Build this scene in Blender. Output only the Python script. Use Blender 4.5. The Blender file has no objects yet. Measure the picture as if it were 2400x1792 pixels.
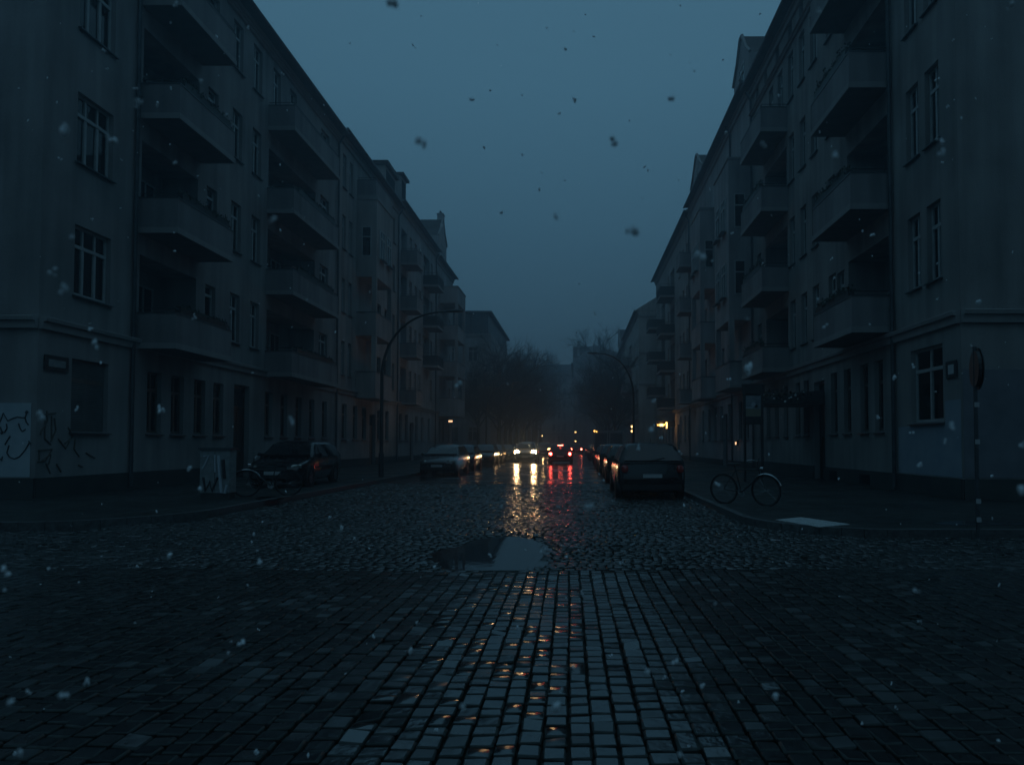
import bpy, bmesh, math, random
from mathutils import Vector, Matrix
import numpy as np
R_ = math.radians
rng = random.Random(7)
scene = bpy.context.scene
COL = scene.collection

# ------------------------------------------------------------------ materials
def new_mat(name):
    m = bpy.data.materials.new(name); m.use_nodes = True
    return m, m.node_tree, m.node_tree.nodes['Principled BSDF']

def N(nt, typ, **kw):
    n = nt.nodes.new(typ)
    for k, v in kw.items(): setattr(n, k, v)
    return n

def mat_noise(name, c1, c2, scale=3.0, rough=0.8, rough2=None, bump=0.0, bscale=40.0, metallic=0.0, spec=0.5, streak=None, detail=5, coat=0.0):
    m, nt, b = new_mat(name)
    tc = N(nt, 'ShaderNodeTexCoord')
    mp = N(nt, 'ShaderNodeMapping')
    if streak: mp.inputs['Scale'].default_value = streak
    nt.links.new(tc.outputs['Object'], mp.inputs['Vector'])
    n = N(nt, 'ShaderNodeTexNoise'); n.inputs['Scale'].default_value = scale; n.inputs['Detail'].default_value = detail
    nt.links.new(mp.outputs[0], n.inputs['Vector'])
    r = N(nt, 'ShaderNodeValToRGB')
    r.color_ramp.elements[0].position = .32; r.color_ramp.elements[1].position = .68
    r.color_ramp.elements[0].color = (*c1, 1); r.color_ramp.elements[1].color = (*c2, 1)
    nt.links.new(n.outputs['Fac'], r.inputs['Fac'])
    nt.links.new(r.outputs['Color'], b.inputs['Base Color'])
    b.inputs['Roughness'].default_value = rough
    b.inputs['Metallic'].default_value = metallic
    b.inputs['Specular IOR Level'].default_value = spec
    b.inputs['Coat Weight'].default_value = coat
    if rough2 is not None:
        mr = N(nt, 'ShaderNodeMapRange'); mr.inputs['From Min'].default_value = .35; mr.inputs['From Max'].default_value = .65
        mr.inputs['To Min'].default_value = rough; mr.inputs['To Max'].default_value = rough2
        nt.links.new(n.outputs['Fac'], mr.inputs['Value']); nt.links.new(mr.outputs[0], b.inputs['Roughness'])
    if bump:
        n2 = N(nt, 'ShaderNodeTexNoise'); n2.inputs['Scale'].default_value = bscale; n2.inputs['Detail'].default_value = 6
        nt.links.new(tc.outputs['Object'], n2.inputs['Vector'])
        bp = N(nt, 'ShaderNodeBump'); bp.inputs['Strength'].default_value = bump; bp.inputs['Distance'].default_value = .02
        nt.links.new(n2.outputs['Fac'], bp.inputs['Height']); nt.links.new(bp.outputs[0], b.inputs['Normal'])
    return m

def mat_plain(name, c, rough=.5, metallic=0, spec=.5, coat=0, emis=None, estr=0):
    m, nt, b = new_mat(name)
    b.inputs['Base Color'].default_value = (*c, 1); b.inputs['Roughness'].default_value = rough
    b.inputs['Metallic'].default_value = metallic; b.inputs['Specular IOR Level'].default_value = spec
    b.inputs['Coat Weight'].default_value = coat
    if emis:
        b.inputs['Emission Color'].default_value = (*emis, 1); b.inputs['Emission Strength'].default_value = estr
    return m

def plaster(name, c, k=.58):
    """rough roughcast plaster, blotchy, with rain streaks running down it"""
    m, nt, b = new_mat(name)
    tc = N(nt, 'ShaderNodeTexCoord')
    big = N(nt, 'ShaderNodeTexNoise'); big.inputs['Scale'].default_value = .45; big.inputs['Detail'].default_value = 6
    mp = N(nt, 'ShaderNodeMapping'); mp.inputs['Scale'].default_value = (2.2, 2.2, .18)
    st = N(nt, 'ShaderNodeTexNoise'); st.inputs['Scale'].default_value = 1.0; st.inputs['Detail'].default_value = 5
    fine = N(nt, 'ShaderNodeTexNoise'); fine.inputs['Scale'].default_value = 34; fine.inputs['Detail'].default_value = 4
    nt.links.new(tc.outputs['Object'], big.inputs['Vector']); nt.links.new(tc.outputs['Object'], mp.inputs['Vector'])
    nt.links.new(mp.outputs[0], st.inputs['Vector']); nt.links.new(tc.outputs['Object'], fine.inputs['Vector'])
    a = N(nt, 'ShaderNodeMath', operation='ADD'); nt.links.new(big.outputs['Fac'], a.inputs[0]); nt.links.new(st.outputs['Fac'], a.inputs[1])
    a2 = N(nt, 'ShaderNodeMath', operation='MULTIPLY_ADD'); nt.links.new(fine.outputs['Fac'], a2.inputs[0]); a2.inputs[1].default_value = .5; nt.links.new(a.outputs[0], a2.inputs[2])
    r = N(nt, 'ShaderNodeMapRange'); r.inputs['From Min'].default_value = .95; r.inputs['From Max'].default_value = 1.55
    r.inputs['To Min'].default_value = k; r.inputs['To Max'].default_value = 1.15
    nt.links.new(a2.outputs[0], r.inputs['Value'])
    mx = N(nt, 'ShaderNodeMix', data_type='RGBA', blend_type='MULTIPLY'); mx.inputs['Factor'].default_value = 1
    mx.inputs[6].default_value = (*c, 1); nt.links.new(r.outputs[0], mx.inputs[7])
    nt.links.new(mx.outputs[2], b.inputs['Base Color'])
    b.inputs['Roughness'].default_value = .9; b.inputs['Specular IOR Level'].default_value = .25
    bp = N(nt, 'ShaderNodeBump'); bp.inputs['Strength'].default_value = .5; bp.inputs['Distance'].default_value = .012
    nt.links.new(fine.outputs['Fac'], bp.inputs['Height']); nt.links.new(bp.outputs[0], b.inputs['Normal'])
    return m

def wet_paving(name, c1, c2, rmin, rmax, far=False, spec=.5, ior=1.5, slabs=False):
    m, nt, b = new_mat(name)
    tc = N(nt, 'ShaderNodeTexCoord')
    big = N(nt, 'ShaderNodeTexNoise'); big.inputs['Scale'].default_value = .55; big.inputs['Detail'].default_value = 5
    mid = N(nt, 'ShaderNodeTexNoise'); mid.inputs['Scale'].default_value = 7; mid.inputs['Detail'].default_value = 3
    fine = N(nt, 'ShaderNodeTexNoise'); fine.inputs['Scale'].default_value = 60; fine.inputs['Detail'].default_value = 5
    for n in (big, mid, fine): nt.links.new(tc.outputs['Object'], n.inputs['Vector'])
    r = N(nt, 'ShaderNodeValToRGB'); r.color_ramp.elements[0].position = .35; r.color_ramp.elements[1].position = .65
    r.color_ramp.elements[0].color = (*c1, 1); r.color_ramp.elements[1].color = (*c2, 1)
    nt.links.new(mid.outputs['Fac'], r.inputs['Fac']); nt.links.new(r.outputs[0], b.inputs['Base Color'])
    ad = N(nt, 'ShaderNodeMath', operation='MULTIPLY_ADD'); nt.links.new(mid.outputs['Fac'], ad.inputs[0]); ad.inputs[1].default_value = .35; nt.links.new(big.outputs['Fac'], ad.inputs[2])
    mr = N(nt, 'ShaderNodeMapRange'); mr.inputs['From Min'].default_value = .5; mr.inputs['From Max'].default_value = .85
    mr.inputs['To Min'].default_value = rmin; mr.inputs['To Max'].default_value = rmax
    nt.links.new(ad.outputs[0], mr.inputs['Value']); nt.links.new(mr.outputs[0], b.inputs['Roughness'])
    b.inputs['Specular IOR Level'].default_value = spec; b.inputs['IOR'].default_value = ior
    bp = N(nt, 'ShaderNodeBump'); bp.inputs['Strength'].default_value = .13; bp.inputs['Distance'].default_value = .004
    nt.links.new(fine.outputs['Fac'], bp.inputs['Height'])
    if not far:
        md = N(nt, 'ShaderNodeTexNoise'); md.inputs['Scale'].default_value = 17; md.inputs['Detail'].default_value = 2
        nt.links.new(tc.outputs['Object'], md.inputs['Vector'])
        b4 = N(nt, 'ShaderNodeBump'); b4.inputs['Strength'].default_value = .36; b4.inputs['Distance'].default_value = .010
        nt.links.new(md.outputs['Fac'], b4.inputs['Height']); nt.links.new(b4.outputs[0], bp.inputs['Normal'])
    if slabs:
        bt = N(nt, 'ShaderNodeTexBrick'); bt.inputs['Scale'].default_value = 1.0; bt.inputs['Brick Width'].default_value = .62; bt.inputs['Row Height'].default_value = .5; bt.inputs['Mortar Size'].default_value = .012
        bt.inputs['Color1'].default_value = (.75, .75, .75, 1); bt.inputs['Color2'].default_value = (1.25, 1.25, 1.2, 1); bt.inputs['Mortar'].default_value = (.3, .3, .3, 1)
        nt.links.new(tc.outputs['Object'], bt.inputs['Vector'])
        mm = N(nt, 'ShaderNodeMix', data_type='RGBA', blend_type='MULTIPLY'); mm.inputs['Factor'].default_value = 1
        nt.links.new(r.outputs[0], mm.inputs[6]); nt.links.new(bt.outputs['Color'], mm.inputs[7]); nt.links.new(mm.outputs[2], b.inputs['Base Color'])
    if far:
        bk = N(nt, 'ShaderNodeTexVoronoi', feature='SMOOTH_F1'); bk.inputs['Scale'].default_value = 7.5; bk.inputs['Randomness'].default_value = .75
        nt.links.new(tc.outputs['Object'], bk.inputs['Vector'])
        n3 = N(nt, 'ShaderNodeTexNoise'); n3.inputs['Scale'].default_value = 1.6; n3.inputs['Detail'].default_value = 3
        nt.links.new(tc.outputs['Object'], n3.inputs['Vector'])
        b3 = N(nt, 'ShaderNodeBump'); b3.inputs['Strength'].default_value = .16; b3.inputs['Distance'].default_value = .03
        nt.links.new(n3.outputs['Fac'], b3.inputs['Height'])
        b2 = N(nt, 'ShaderNodeBump'); b2.invert = True; b2.inputs['Strength'].default_value = .42; b2.inputs['Distance'].default_value = .03
        nt.links.new(bk.outputs['Distance'], b2.inputs['Height']); nt.links.new(b3.outputs[0], b2.inputs['Normal'])
        nt.links.new(b2.outputs[0], bp.inputs['Normal'])
    nt.links.new(bp.outputs[0], b.inputs['Normal'])
    return m

M = {}
M['plasterL'] = plaster('roughcast_plaster_left', (.29, .275, .27))
M['plasterR'] = plaster('roughcast_plaster_right', (.29, .275, .265))
M['plaster2'] = plaster('plaster_grey', (.36, .34, .34))
M['plaster3'] = plaster('plaster_pale', (.50, .475, .45))
M['plaster4'] = plaster('plaster_brownish', (.36, .325, .31))
M['plaster5'] = plaster('plaster_ochre', (.42, .36, .27))
M['trim'] = plaster('moulding_plaster', (.29, .275, .27), .85)
M['balc'] = plaster('balcony_render', (.25, .235, .235))
M['plinth'] = mat_noise('dark_stone_plinth', (.03, .032, .03), (.055, .057, .052), 1.5, .8, bump=.3)
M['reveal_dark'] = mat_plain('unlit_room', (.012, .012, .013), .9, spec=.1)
M['soffit'] = mat_noise('dark_concrete', (.09, .09, .09), (.14, .135, .13), 2, .9)  # plain dark grey for balcony slabs, eave undersides and shutter slats
M['frame'] = mat_noise('old_white_window_paint', (.32, .33, .33), (.42, .43, .425), 5, .5)
M['frame_dark'] = mat_noise('brown_window_paint', (.08, .06, .05), (.14, .11, .09), 5, .5)
M['sill'] = mat_noise('zinc_sill', (.06, .065, .07), (.11, .115, .12), 6, .45, metallic=.3)
M['curtain'] = mat_noise('net_curtain', (.35, .36, .36), (.6, .6, .6), 9, .9, streak=(6, 6, .25))
M['roof'] = mat_noise('roof_tiles', (.035, .028, .026), (.085, .06, .052), 9, .75, bump=.6, bscale=14)
M['zinc'] = mat_noise('zinc_gutter', (.05, .055, .06), (.10, .105, .11), 4, .5, metallic=.4)
M['metal_dark'] = mat_noise('dark_painted_steel', (.018, .02, .02), (.04, .042, .042), 5, .45)
M['door'] = mat_noise('dark_wooden_door', (.02, .014, .01), (.05, .032, .022), 6, .5, streak=(1, 1, .1))
M['pavement'] = wet_paving('wet_pavement_slabs', (.02, .021, .02), (.036, .036, .034), .35, .7, spec=.35, slabs=True)
M['kerb'] = mat_noise('granite_kerb', (.05, .05, .05), (.12, .12, .12), 16, .35, .6, bump=.3)
M['setts'] = wet_paving('wet_granite_setts', (.012, .012, .013), (.026, .025, .025), .10, .32, spec=1.0, ior=1.8)
M['setts_b'] = wet_paving('wet_granite_setts_warm', (.018, .014, .014), (.034, .027, .026), .16, .40, spec=1.0, ior=1.8)
M['setts_c'] = wet_paving('wet_granite_setts_dry', (.02, .021, .022), (.04, .042, .043), .3, .55, spec=.9, ior=1.7)
M['sett_edge'] = mat_noise('dull_sett_edge', (.03, .034, .032), (.055, .06, .055), 25, .6, spec=.4)  # rougher, less glossy stone rims, set so the bevels do not glint
M['cobbles'] = wet_paving('wet_small_cobbles', (.015, .016, .017), (.032, .032, .032), .09, .34, spec=.9, ior=1.65)
M['road_far'] = wet_paving('wet_cobbled_road_far', (.015, .016, .017), (.03, .03, .03), .10, .32, far=True, spec=.8, ior=1.6)
M['joint'] = mat_noise('wet_joint_grit', (.02, .023, .021), (.035, .04, .034), 20, .8, spec=.2)
M['ground'] = mat_noise('dark_wet_ground', (.02, .021, .02), (.04, .04, .038), .5, .6, .85, spec=.2)
M['water'] = mat_plain('puddle_water', (.01, .012, .012), .035, spec=.6)
M['bark'] = mat_noise('wet_bark', (.012, .012, .011), (.03, .028, .025), 8, .8)
M['twigs'] = mat_noise('wet_twigs', (.012, .013, .012), (.028, .027, .024), 3, .8)
M['plant'] = mat_noise('winter_plants', (.012, .018, .01), (.04, .05, .03), 12, .7)
M['rubber'] = mat_plain('tyre_rubber', (.012, .012, .012), .75, spec=.3)
M['rim'] = mat_noise('alloy_rim', (.12, .12, .125), (.22, .22, .23), 8, .4, metallic=.7)
M['carglass'] = mat_plain('car_glass', (.008, .01, .011), .06, spec=.7)
M['plate'] = mat_noise('number_plate', (.35, .36, .36), (.5, .5, .5), 30, .5)
M['trimblack'] = mat_plain('black_plastic', (.014, .014, .014), .5)
M['chrome'] = mat_plain('chrome', (.5, .5, .5), .15, metallic=1)
M['snow'] = None
def paint(name, c, rough=.14):
    return mat_noise('car_paint_' + name, tuple(x * .85 for x in c), c, 6, rough, rough + .15, coat=.3)
P = {k: paint(k, v) for k, v in dict(black=(.012, .012, .013), blue=(.02, .03, .06), grey=(.07, .075, .08), silver=(.25, .26, .27),
      red=(.09, .012, .012), green=(.02, .035, .028), white=(.5, .5, .5), anthracite=(.03, .032, .036)).items()}
M['lens_red'] = mat_plain('red_lens', (.30, .015, .01), .12, spec=.8, coat=.8)
M['lens_clear'] = mat_plain('clear_headlamp', (.35, .34, .3), .08, metallic=.6, coat=1)
M['head_on'] = mat_plain('headlamp_lit', (1, .8, .5), .3, emis=(1.0, .64, .30), estr=60)
M['head_on_far'] = mat_plain('headlamp_lit_far', (1, .7, .4), .3, emis=(1.0, .55, .20), estr=12)
M['tail_on'] = mat_plain('tail_lamp_lit', (.5, .02, .02), .3, emis=(1.0, .022, .02), estr=16)
M['tail_core'] = mat_plain('brake_lamp_core', (.8, .2, .15), .3, emis=(1.0, .16, .10), estr=26)
M['amber'] = mat_plain('amber_lamp_lit', (.8, .5, .1), .3, emis=(1.0, .48, .10), estr=5)
M['lampwarm'] = mat_plain('warm_lantern_lit', (.8, .6, .3), .3, emis=(1.0, .6, .22), estr=5)
M['signwarm'] = mat_plain('lit_sign_face', (.8, .6, .4), .3, emis=(1.0, .55, .28), estr=2.0)
M['poster_top'] = mat_noise('poster_picture', (.16, .19, .22), (.30, .32, .34), 5, .5)
M['poster_low'] = mat_plain('poster_panel_olive', (.24, .22, .15), .5)
M['pale_patch'] = mat_noise('pale_blue_overpaint', (.34, .39, .42), (.42, .46, .48), 3, .85)
M['blue_patch'] = mat_noise('blue_grey_overpaint', (.24, .28, .33), (.31, .34, .38), 2, .85)
M['dark_patch'] = mat_noise('dark_lower_paint', (.13, .13, .145), (.18, .18, .20), 2, .85)
M['spray'] = mat_plain('black_spray_paint', (.02, .022, .024), .6)
M['spray_brown'] = mat_plain('brown_spray_paint', (.10, .08, .065), .7)
M['spray_pale'] = mat_plain('pale_spray_paint', (.42, .46, .5), .7)
M['cabinet'] = mat_noise('grey_cabinet_plastic', (.16, .18, .18), (.25, .27, .27), 7, .6)
M['enamel'] = mat_plain('enamel_white', (.5, .5, .5), .35)
M['coverplate'] = mat_noise('pale_speckled_plate', (.25, .26, .26), (.62, .63, .62), 55, .7, detail=3)

# ------------------------------------------------------------------ mesh helpers
class MB:
    def __init__(s): s.v = []; s.f = []; s.m = []; s.mats = []; s.smooth = False
    def mi(s, mat):
        if mat not in s.mats: s.mats.append(mat)
        return s.mats.index(mat)
    def face(s, pts, mat):
        b = len(s.v); s.v.extend([tuple(p) for p in pts]); s.f.append(tuple(range(b, b + len(pts)))); s.m.append(s.mi(mat))
    def hexa(s, p, mat):
        """8 corners: bottom 0-3, top 4-7"""
        b = len(s.v); s.v.extend([tuple(q) for q in p]); k = s.mi(mat)
        for q in ((0, 3, 2, 1), (4, 5, 6, 7), (0, 1, 5, 4), (1, 2, 6, 5), (2, 3, 7, 6), (3, 0, 4, 7)):
            s.f.append(tuple(b + i for i in q)); s.m.append(k)
    def box(s, x0, x1, y0, y1, z0, z1, mat):
        s.hexa([(x0, y0, z0), (x1, y0, z0), (x1, y1, z0), (x0, y1, z0), (x0, y0, z1), (x1, y0, z1), (x1, y1, z1), (x0, y1, z1)], mat)
    def tube(s, pts, rad, mat, n=6, cap=True, closed=False):
        pts = [Vector(p) for p in pts]
        if not isinstance(rad, (list, tuple)): rad = [rad] * len(pts)
        k = s.mi(mat); b = len(s.v); L = len(pts)
        prev = None
        for i, p in enumerate(pts):
            if closed: t = pts[(i + 1) % L] - pts[i - 1]
            else: t = (pts[min(i + 1, L - 1)] - pts[max(i - 1, 0)])
            t = t.normalized() if t.length > 1e-9 else Vector((0, 0, 1))
            if prev is None:
                a = t.orthogonal().normalized()
            else:
                a = prev - t * prev.dot(t)
                a = a.normalized() if a.length > 1e-6 else t.orthogonal().normalized()
            prev = a; c = t.cross(a)
            for j in range(n):
                th = 2 * math.pi * j / n
                s.v.append(tuple(p + (a * math.cos(th) + c * math.sin(th)) * rad[i]))
        rows = L if closed else L - 1
        for i in range(rows):
            for j in range(n):
                i2 = (i + 1) % L
                s.f.append((b + i * n + j, b + i * n + (j + 1) % n, b + i2 * n + (j + 1) % n, b + i2 * n + j)); s.m.append(k)
        if cap and not closed:
            s.f.append(tuple(b + j for j in range(n - 1, -1, -1))); s.m.append(k)
            s.f.append(tuple(b + (L - 1) * n + j for j in range(n))); s.m.append(k)
    def cyl(s, c, axis, r, h, mat, n=16, r2=None):
        c = Vector(c); a = Vector(axis).normalized()
        s.tube([c - a * h / 2, c + a * h / 2], [r, r if r2 is None else r2], mat, n)
    def mesh(s, name, smooth=None, recalc=True, angle=35):
        me = bpy.data.meshes.new(name); me.from_pydata(s.v, [], s.f)
        for mt in s.mats: me.materials.append(mt)
        me.polygons.foreach_set('material_index', s.m)
        if recalc:
            bm = bmesh.new(); bm.from_mesh(me); bmesh.ops.remove_doubles(bm, verts=bm.verts, dist=1e-5)
            bmesh.ops.recalc_face_normals(bm, faces=bm.faces); bm.to_mesh(me); bm.free()
        if smooth:
            me.polygons.foreach_set('use_smooth', [True] * len(me.polygons)); me.set_sharp_from_angle(angle=R_(angle))
        me.update(); return me
    def build(s, name, parent=None, smooth=None, recalc=True, angle=35):
        return link(name, s.mesh(name, smooth, recalc, angle), parent)

def link(name, data, parent=None, loc=None, rz=None):
    o = bpy.data.objects.new(name, data); COL.objects.link(o)
    if parent is not None: o.parent = parent
    if loc is not None: o.location = loc
    if rz is not None: o.rotation_euler = (0, 0, rz)
    return o

def tag(o, label=None, cat=None, group=None, kind=None):
    if label: o['label'] = label
    if cat: o['category'] = cat
    if group: o['group'] = group
    if kind: o['kind'] = kind
    return o

def thing(name, label, cat, loc=(0, 0, 0), rz=0, group=None):
    o = bpy.data.objects.new(name, None); COL.objects.link(o)
    o.empty_display_size = .3; o.location = loc; o.rotation_euler = (0, 0, rz)
    return tag(o, label, cat, group)

def copy_tree(o, parent=None):
    c = o.copy(); COL.objects.link(c); c.parent = parent
    for ch in list(o.children): copy_tree(ch, c)
    return c

# ------------------------------------------------------------------ facades
class Fac:
    """a facade plane: s runs along it (world Y for street fronts, world X for cross-street fronts), d sticks out of it"""
    def __init__(f, kind, p, base=(0, 0)):
        f.k = kind; f.p = p; f.base = base
        f.rot = {'L': math.pi / 2, 'R': -math.pi / 2, 'C': 0}[kind]
    def w(f, s, z, d=0):
        if f.k == 'L': return (f.p + d, s, z)
        if f.k == 'R': return (f.p - d, s, z)
        return (s, f.p - d, z)
    def q(f, s, z, d=0):
        x, y, z = f.w(s, z, d); return (x - f.base[0], y - f.base[1], z)
    def box(f, mb, s0, s1, z0, z1, d0, d1, mat):
        mb.hexa([f.q(s0, z0, d0), f.q(s1, z0, d0), f.q(s1, z0, d1), f.q(s0, z0, d1), f.q(s0, z1, d0), f.q(s1, z1, d0), f.q(s1, z1, d1), f.q(s0, z1, d1)], mat)

def wall_grid(mb, F, s0, s1, z0, z1, holes, mat, d=0):
    """holes: (sa, sb, za, zb, depth, kind)"""
    S = sorted({s0, s1, *[h[0] for h in holes], *[h[1] for h in holes]}); S = [x for x in S if s0 - 1e-6 <= x <= s1 + 1e-6]
    Z = sorted({z0, z1, *[h[2] for h in holes], *[h[3] for h in holes]}); Z = [x for x in Z if z0 - 1e-6 <= x <= z1 + 1e-6]
    for i in range(len(S) - 1):
        j = 0
        while j < len(Z) - 1:
            cs = (S[i] + S[i + 1]) / 2
            def inside(j): 
                cz = (Z[j] + Z[j + 1]) / 2
                return any(h[0] < cs < h[1] and h[2] < cz < h[3] for h in holes)
            if inside(j): j += 1; continue
            k = j
            while k + 1 < len(Z) - 1 and not inside(k + 1): k += 1
            mb.face([F.q(S[i], Z[j], d), F.q(S[i + 1], Z[j], d), F.q(S[i + 1], Z[k + 1], d), F.q(S[i], Z[k + 1], d)], mat)
            j = k + 1
    for (a, b, za, zb, dep, kind) in holes:
        def ring(d0, d1, m):
            mb.face([F.q(a, za, d0), F.q(a, zb, d0), F.q(a, zb, d1), F.q(a, za, d1)], m)
            mb.face([F.q(b, za, d0), F.q(b, zb, d0), F.q(b, zb, d1), F.q(b, za, d1)], m)
            mb.face([F.q(a, zb, d0), F.q(b, zb, d0), F.q(b, zb, d1), F.q(a, zb, d1)], m)
            mb.face([F.q(a, za, d0), F.q(b, za, d0), F.q(b, za, d1), F.q(a, za, d1)], m)
        if kind == 'win':
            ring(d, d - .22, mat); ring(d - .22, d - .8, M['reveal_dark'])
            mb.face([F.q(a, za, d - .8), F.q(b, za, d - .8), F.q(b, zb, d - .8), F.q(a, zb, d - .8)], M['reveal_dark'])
        else:
            ring(d, d - dep, mat)
            mb.face([F.q(a, za, d - dep), F.q(b, za, d - dep), F.q(b, zb, d - dep), F.q(a, zb, d - dep)], mat)

# ---- windows: meshes cached per size and style, local x along the facade, -y outwards, origin at the foot centre of the opening
def glass_mat():
    m = bpy.data.materials.new('window_glass'); m.use_nodes = True; nt = m.node_tree; nt.nodes.clear()
    out = N(nt, 'ShaderNodeOutputMaterial'); mix = N(nt, 'ShaderNodeMixShader'); t = N(nt, 'ShaderNodeBsdfTransparent'); g = N(nt, 'ShaderNodeBsdfGlossy')
    t.inputs['Color'].default_value = (.8, .85, .85, 1); g.inputs['Roughness'].default_value = .03; g.inputs['Color'].default_value = (.9, .9, .9, 1)
    fr = N(nt, 'ShaderNodeFresnel'); fr.inputs['IOR'].default_value = 1.6
    nt.links.new(fr.outputs[0], mix.inputs[0]); nt.links.new(t.outputs[0], mix.inputs[1]); nt.links.new(g.outputs[0], mix.inputs[2]); nt.links.new(mix.outputs[0], out.inputs[0])
    return m
M['glass'] = glass_mat()
cache = {}
def win_meshes(w, h, cols, fm, transom=.68):
    key = (round(w, 2), round(h, 2), cols, fm)
    if key in cache: return cache[key]
    fr = MB(); mat = M[fm]; y0, y1 = .14, .205
    t = .07
    fr.box(-w / 2, -w / 2 + t, y0, y1, 0, h, mat); fr.box(w / 2 - t, w / 2, y0, y1, 0, h, mat)
    fr.box(-w / 2 + t, w / 2 - t, y0, y1, 0, t * 1.2, mat); fr.box(-w / 2 + t, w / 2 - t, y0, y1, h - t, h, mat)
    if transom:
        fr.box(-w / 2 + t, w / 2 - t, y0 - .025, y1 - .005, h * transom, h * transom + .095, mat)
    for i in range(1, cols):
        x = -w / 2 + w * i / cols
        fr.box(x - .045, x + .045, y0 - .012, y1 - .008, t * 1.2, h * (transom or 1) - (0 if transom else t), mat)
        if transom: fr.box(x - .03, x + .03, y0 - .006, y1 - .008, h * transom + .095, h - t, mat)
    # inner sash bars
    pn = MB(); pn.box(-w / 2 + t * .6, w / 2 - t * .6, .175, .181, t, h - t * .6, M['glass'])
    sl = MB(); sl.hexa([(-w / 2 - .06, -.10, -.075), (w / 2 + .06, -.10, -.075), (w / 2 + .06, .14, -.05), (-w / 2 - .06, .14, -.05),
                        (-w / 2 - .06, -.10, -.045), (w / 2 + .06, -.10, -.045), (w / 2 + .06, .14, .012), (-w / 2 - .06, .14, .012)], M['sill'])
    cache[key] = (fr.mesh('window'), pn.mesh('pane'), sl.mesh('sill'))
    return cache[key]
def curtain_mesh(w, h, kind):
    key = ('c', round(w, 2), round(h, 2), kind)
    if key in cache: return cache[key]
    mb = MB()
    spans = {0: [(-.46, .46)], 1: [(-.46, -.08), (.2, .46)], 2: [(-.46, .1)], 3: [(-.46, -.25), (.25, .46)]}[kind]
    zlo = {0: .12, 1: .03, 2: .03, 3: .03}[kind] * h
    for a, b in spans:
        n = max(4, int((b - a) * w / .035))
        for i in range(n):
            x0, x1 = a * w + (b - a) * w * i / n, a * w + (b - a) * w * (i + 1) / n
            ya, yb = .27 + (.02 if i % 2 else 0), .27 + (0 if i % 2 else .02)
            mb.face([(x0, ya, zlo), (x1, yb, zlo), (x1, yb, h * .97), (x0, ya, h * .97)], M['curtain'])
    cache[key] = mb.mesh('curtain', smooth=True, angle=80); return cache[key]

def window(F, root, s, z, w, h, cols=2, fm='frame', curtain=None, sill=True, d=0, transom=.68):
    a, b, c = win_meshes(w, h, cols, fm, transom)
    o = link('window', a, root, F.q(s, z, d), F.rot)
    link('pane', b, o)
    if sill: link('sill', c, o)
    if curtain is not None: link('curtain', curtain_mesh(w, h, curtain), o)
    return o

def balcony(F, root, sa, sb, z, proj, mat, h=1.1, rail=True, depth_in=0.0, metal=False):
    key = ('b', round(sb - sa, 2), proj, mat.name, h, metal)
    L = sb - sa
    if key not in cache:
        mb = MB(); t = .13
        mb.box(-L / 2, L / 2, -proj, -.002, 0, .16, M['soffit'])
        # light fascia band round the slab
        mb.box(-L / 2 - .03, L / 2 + .03, -proj - .03, -proj - .001, -.012, .17, M['trim'])
        mb.box(-L / 2 - .03, -L / 2 - .001, -proj - .001, -.003, -.012, .17, M['trim']); mb.box(L / 2 + .001, L / 2 + .03, -proj - .001, -.003, -.012, .17, M['trim'])
        if metal:
            n = int(L / .09)
            for i in range(n + 1):
                x = -L / 2 + L * i / n; mb.tube([(x, -proj + .03, .16), (x, -proj + .03, h)], .008, M['metal_dark'], 4)
            mb.box(-L / 2, L / 2, -proj + .035, -proj + .045, .2, h - .05, M['metal_dark'])
            mb.box(-L / 2, -L / 2 + .01, -proj + .05, -.01, .2, h - .05, M['metal_dark']); mb.box(L / 2 - .01, L / 2, -proj + .05, -.01, .2, h - .05, M['metal_dark'])
        else:
            mb.box(-L / 2, L / 2, -proj, -proj + t, .161, h, mat)
            mb.box(-L / 2, -L / 2 + t, -proj + t, -.002, .161, h, mat); mb.box(L / 2 - t, L / 2, -proj + t, -.002, .161, h, mat)
            mb.box(-L / 2 - .02, L / 2 + .02, -proj - .02, -proj + t + .02, h, h + .04, M['sill'])
            mb.box(-L / 2 - .02, -L / 2 + t + .02, -proj + t + .021, -.002, h, h + .04, M['sill']); mb.box(L / 2 - t - .02, L / 2 + .02, -proj + t + .021, -.002, h, h + .04, M['sill'])
        rl = MB(); zt = h + .17
        rl.tube([(-L / 2 + .06, -.02, zt), (-L / 2 + .06, -proj + .06, zt), (L / 2 - .06, -proj + .06, zt), (L / 2 - .06, -.02, zt)], .018, M['metal_dark'], 5)
        k = max(2, int(L / .9))
        for i in range(k + 1):
            x = -L / 2 + .06 + (L - .12) * i / k; rl.tube([(x, -proj + .06, h), (x, -proj + .06, zt)], .012, M['metal_dark'], 4)
        cache[key] = (mb.mesh('balcony'), rl.mesh('railing'))
    a, b = cache[key]
    o = link('balcony', a, root, F.q((sa + sb) / 2, z, 0), F.rot)
    if rail: link('railing', b, o)
    return o

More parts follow.
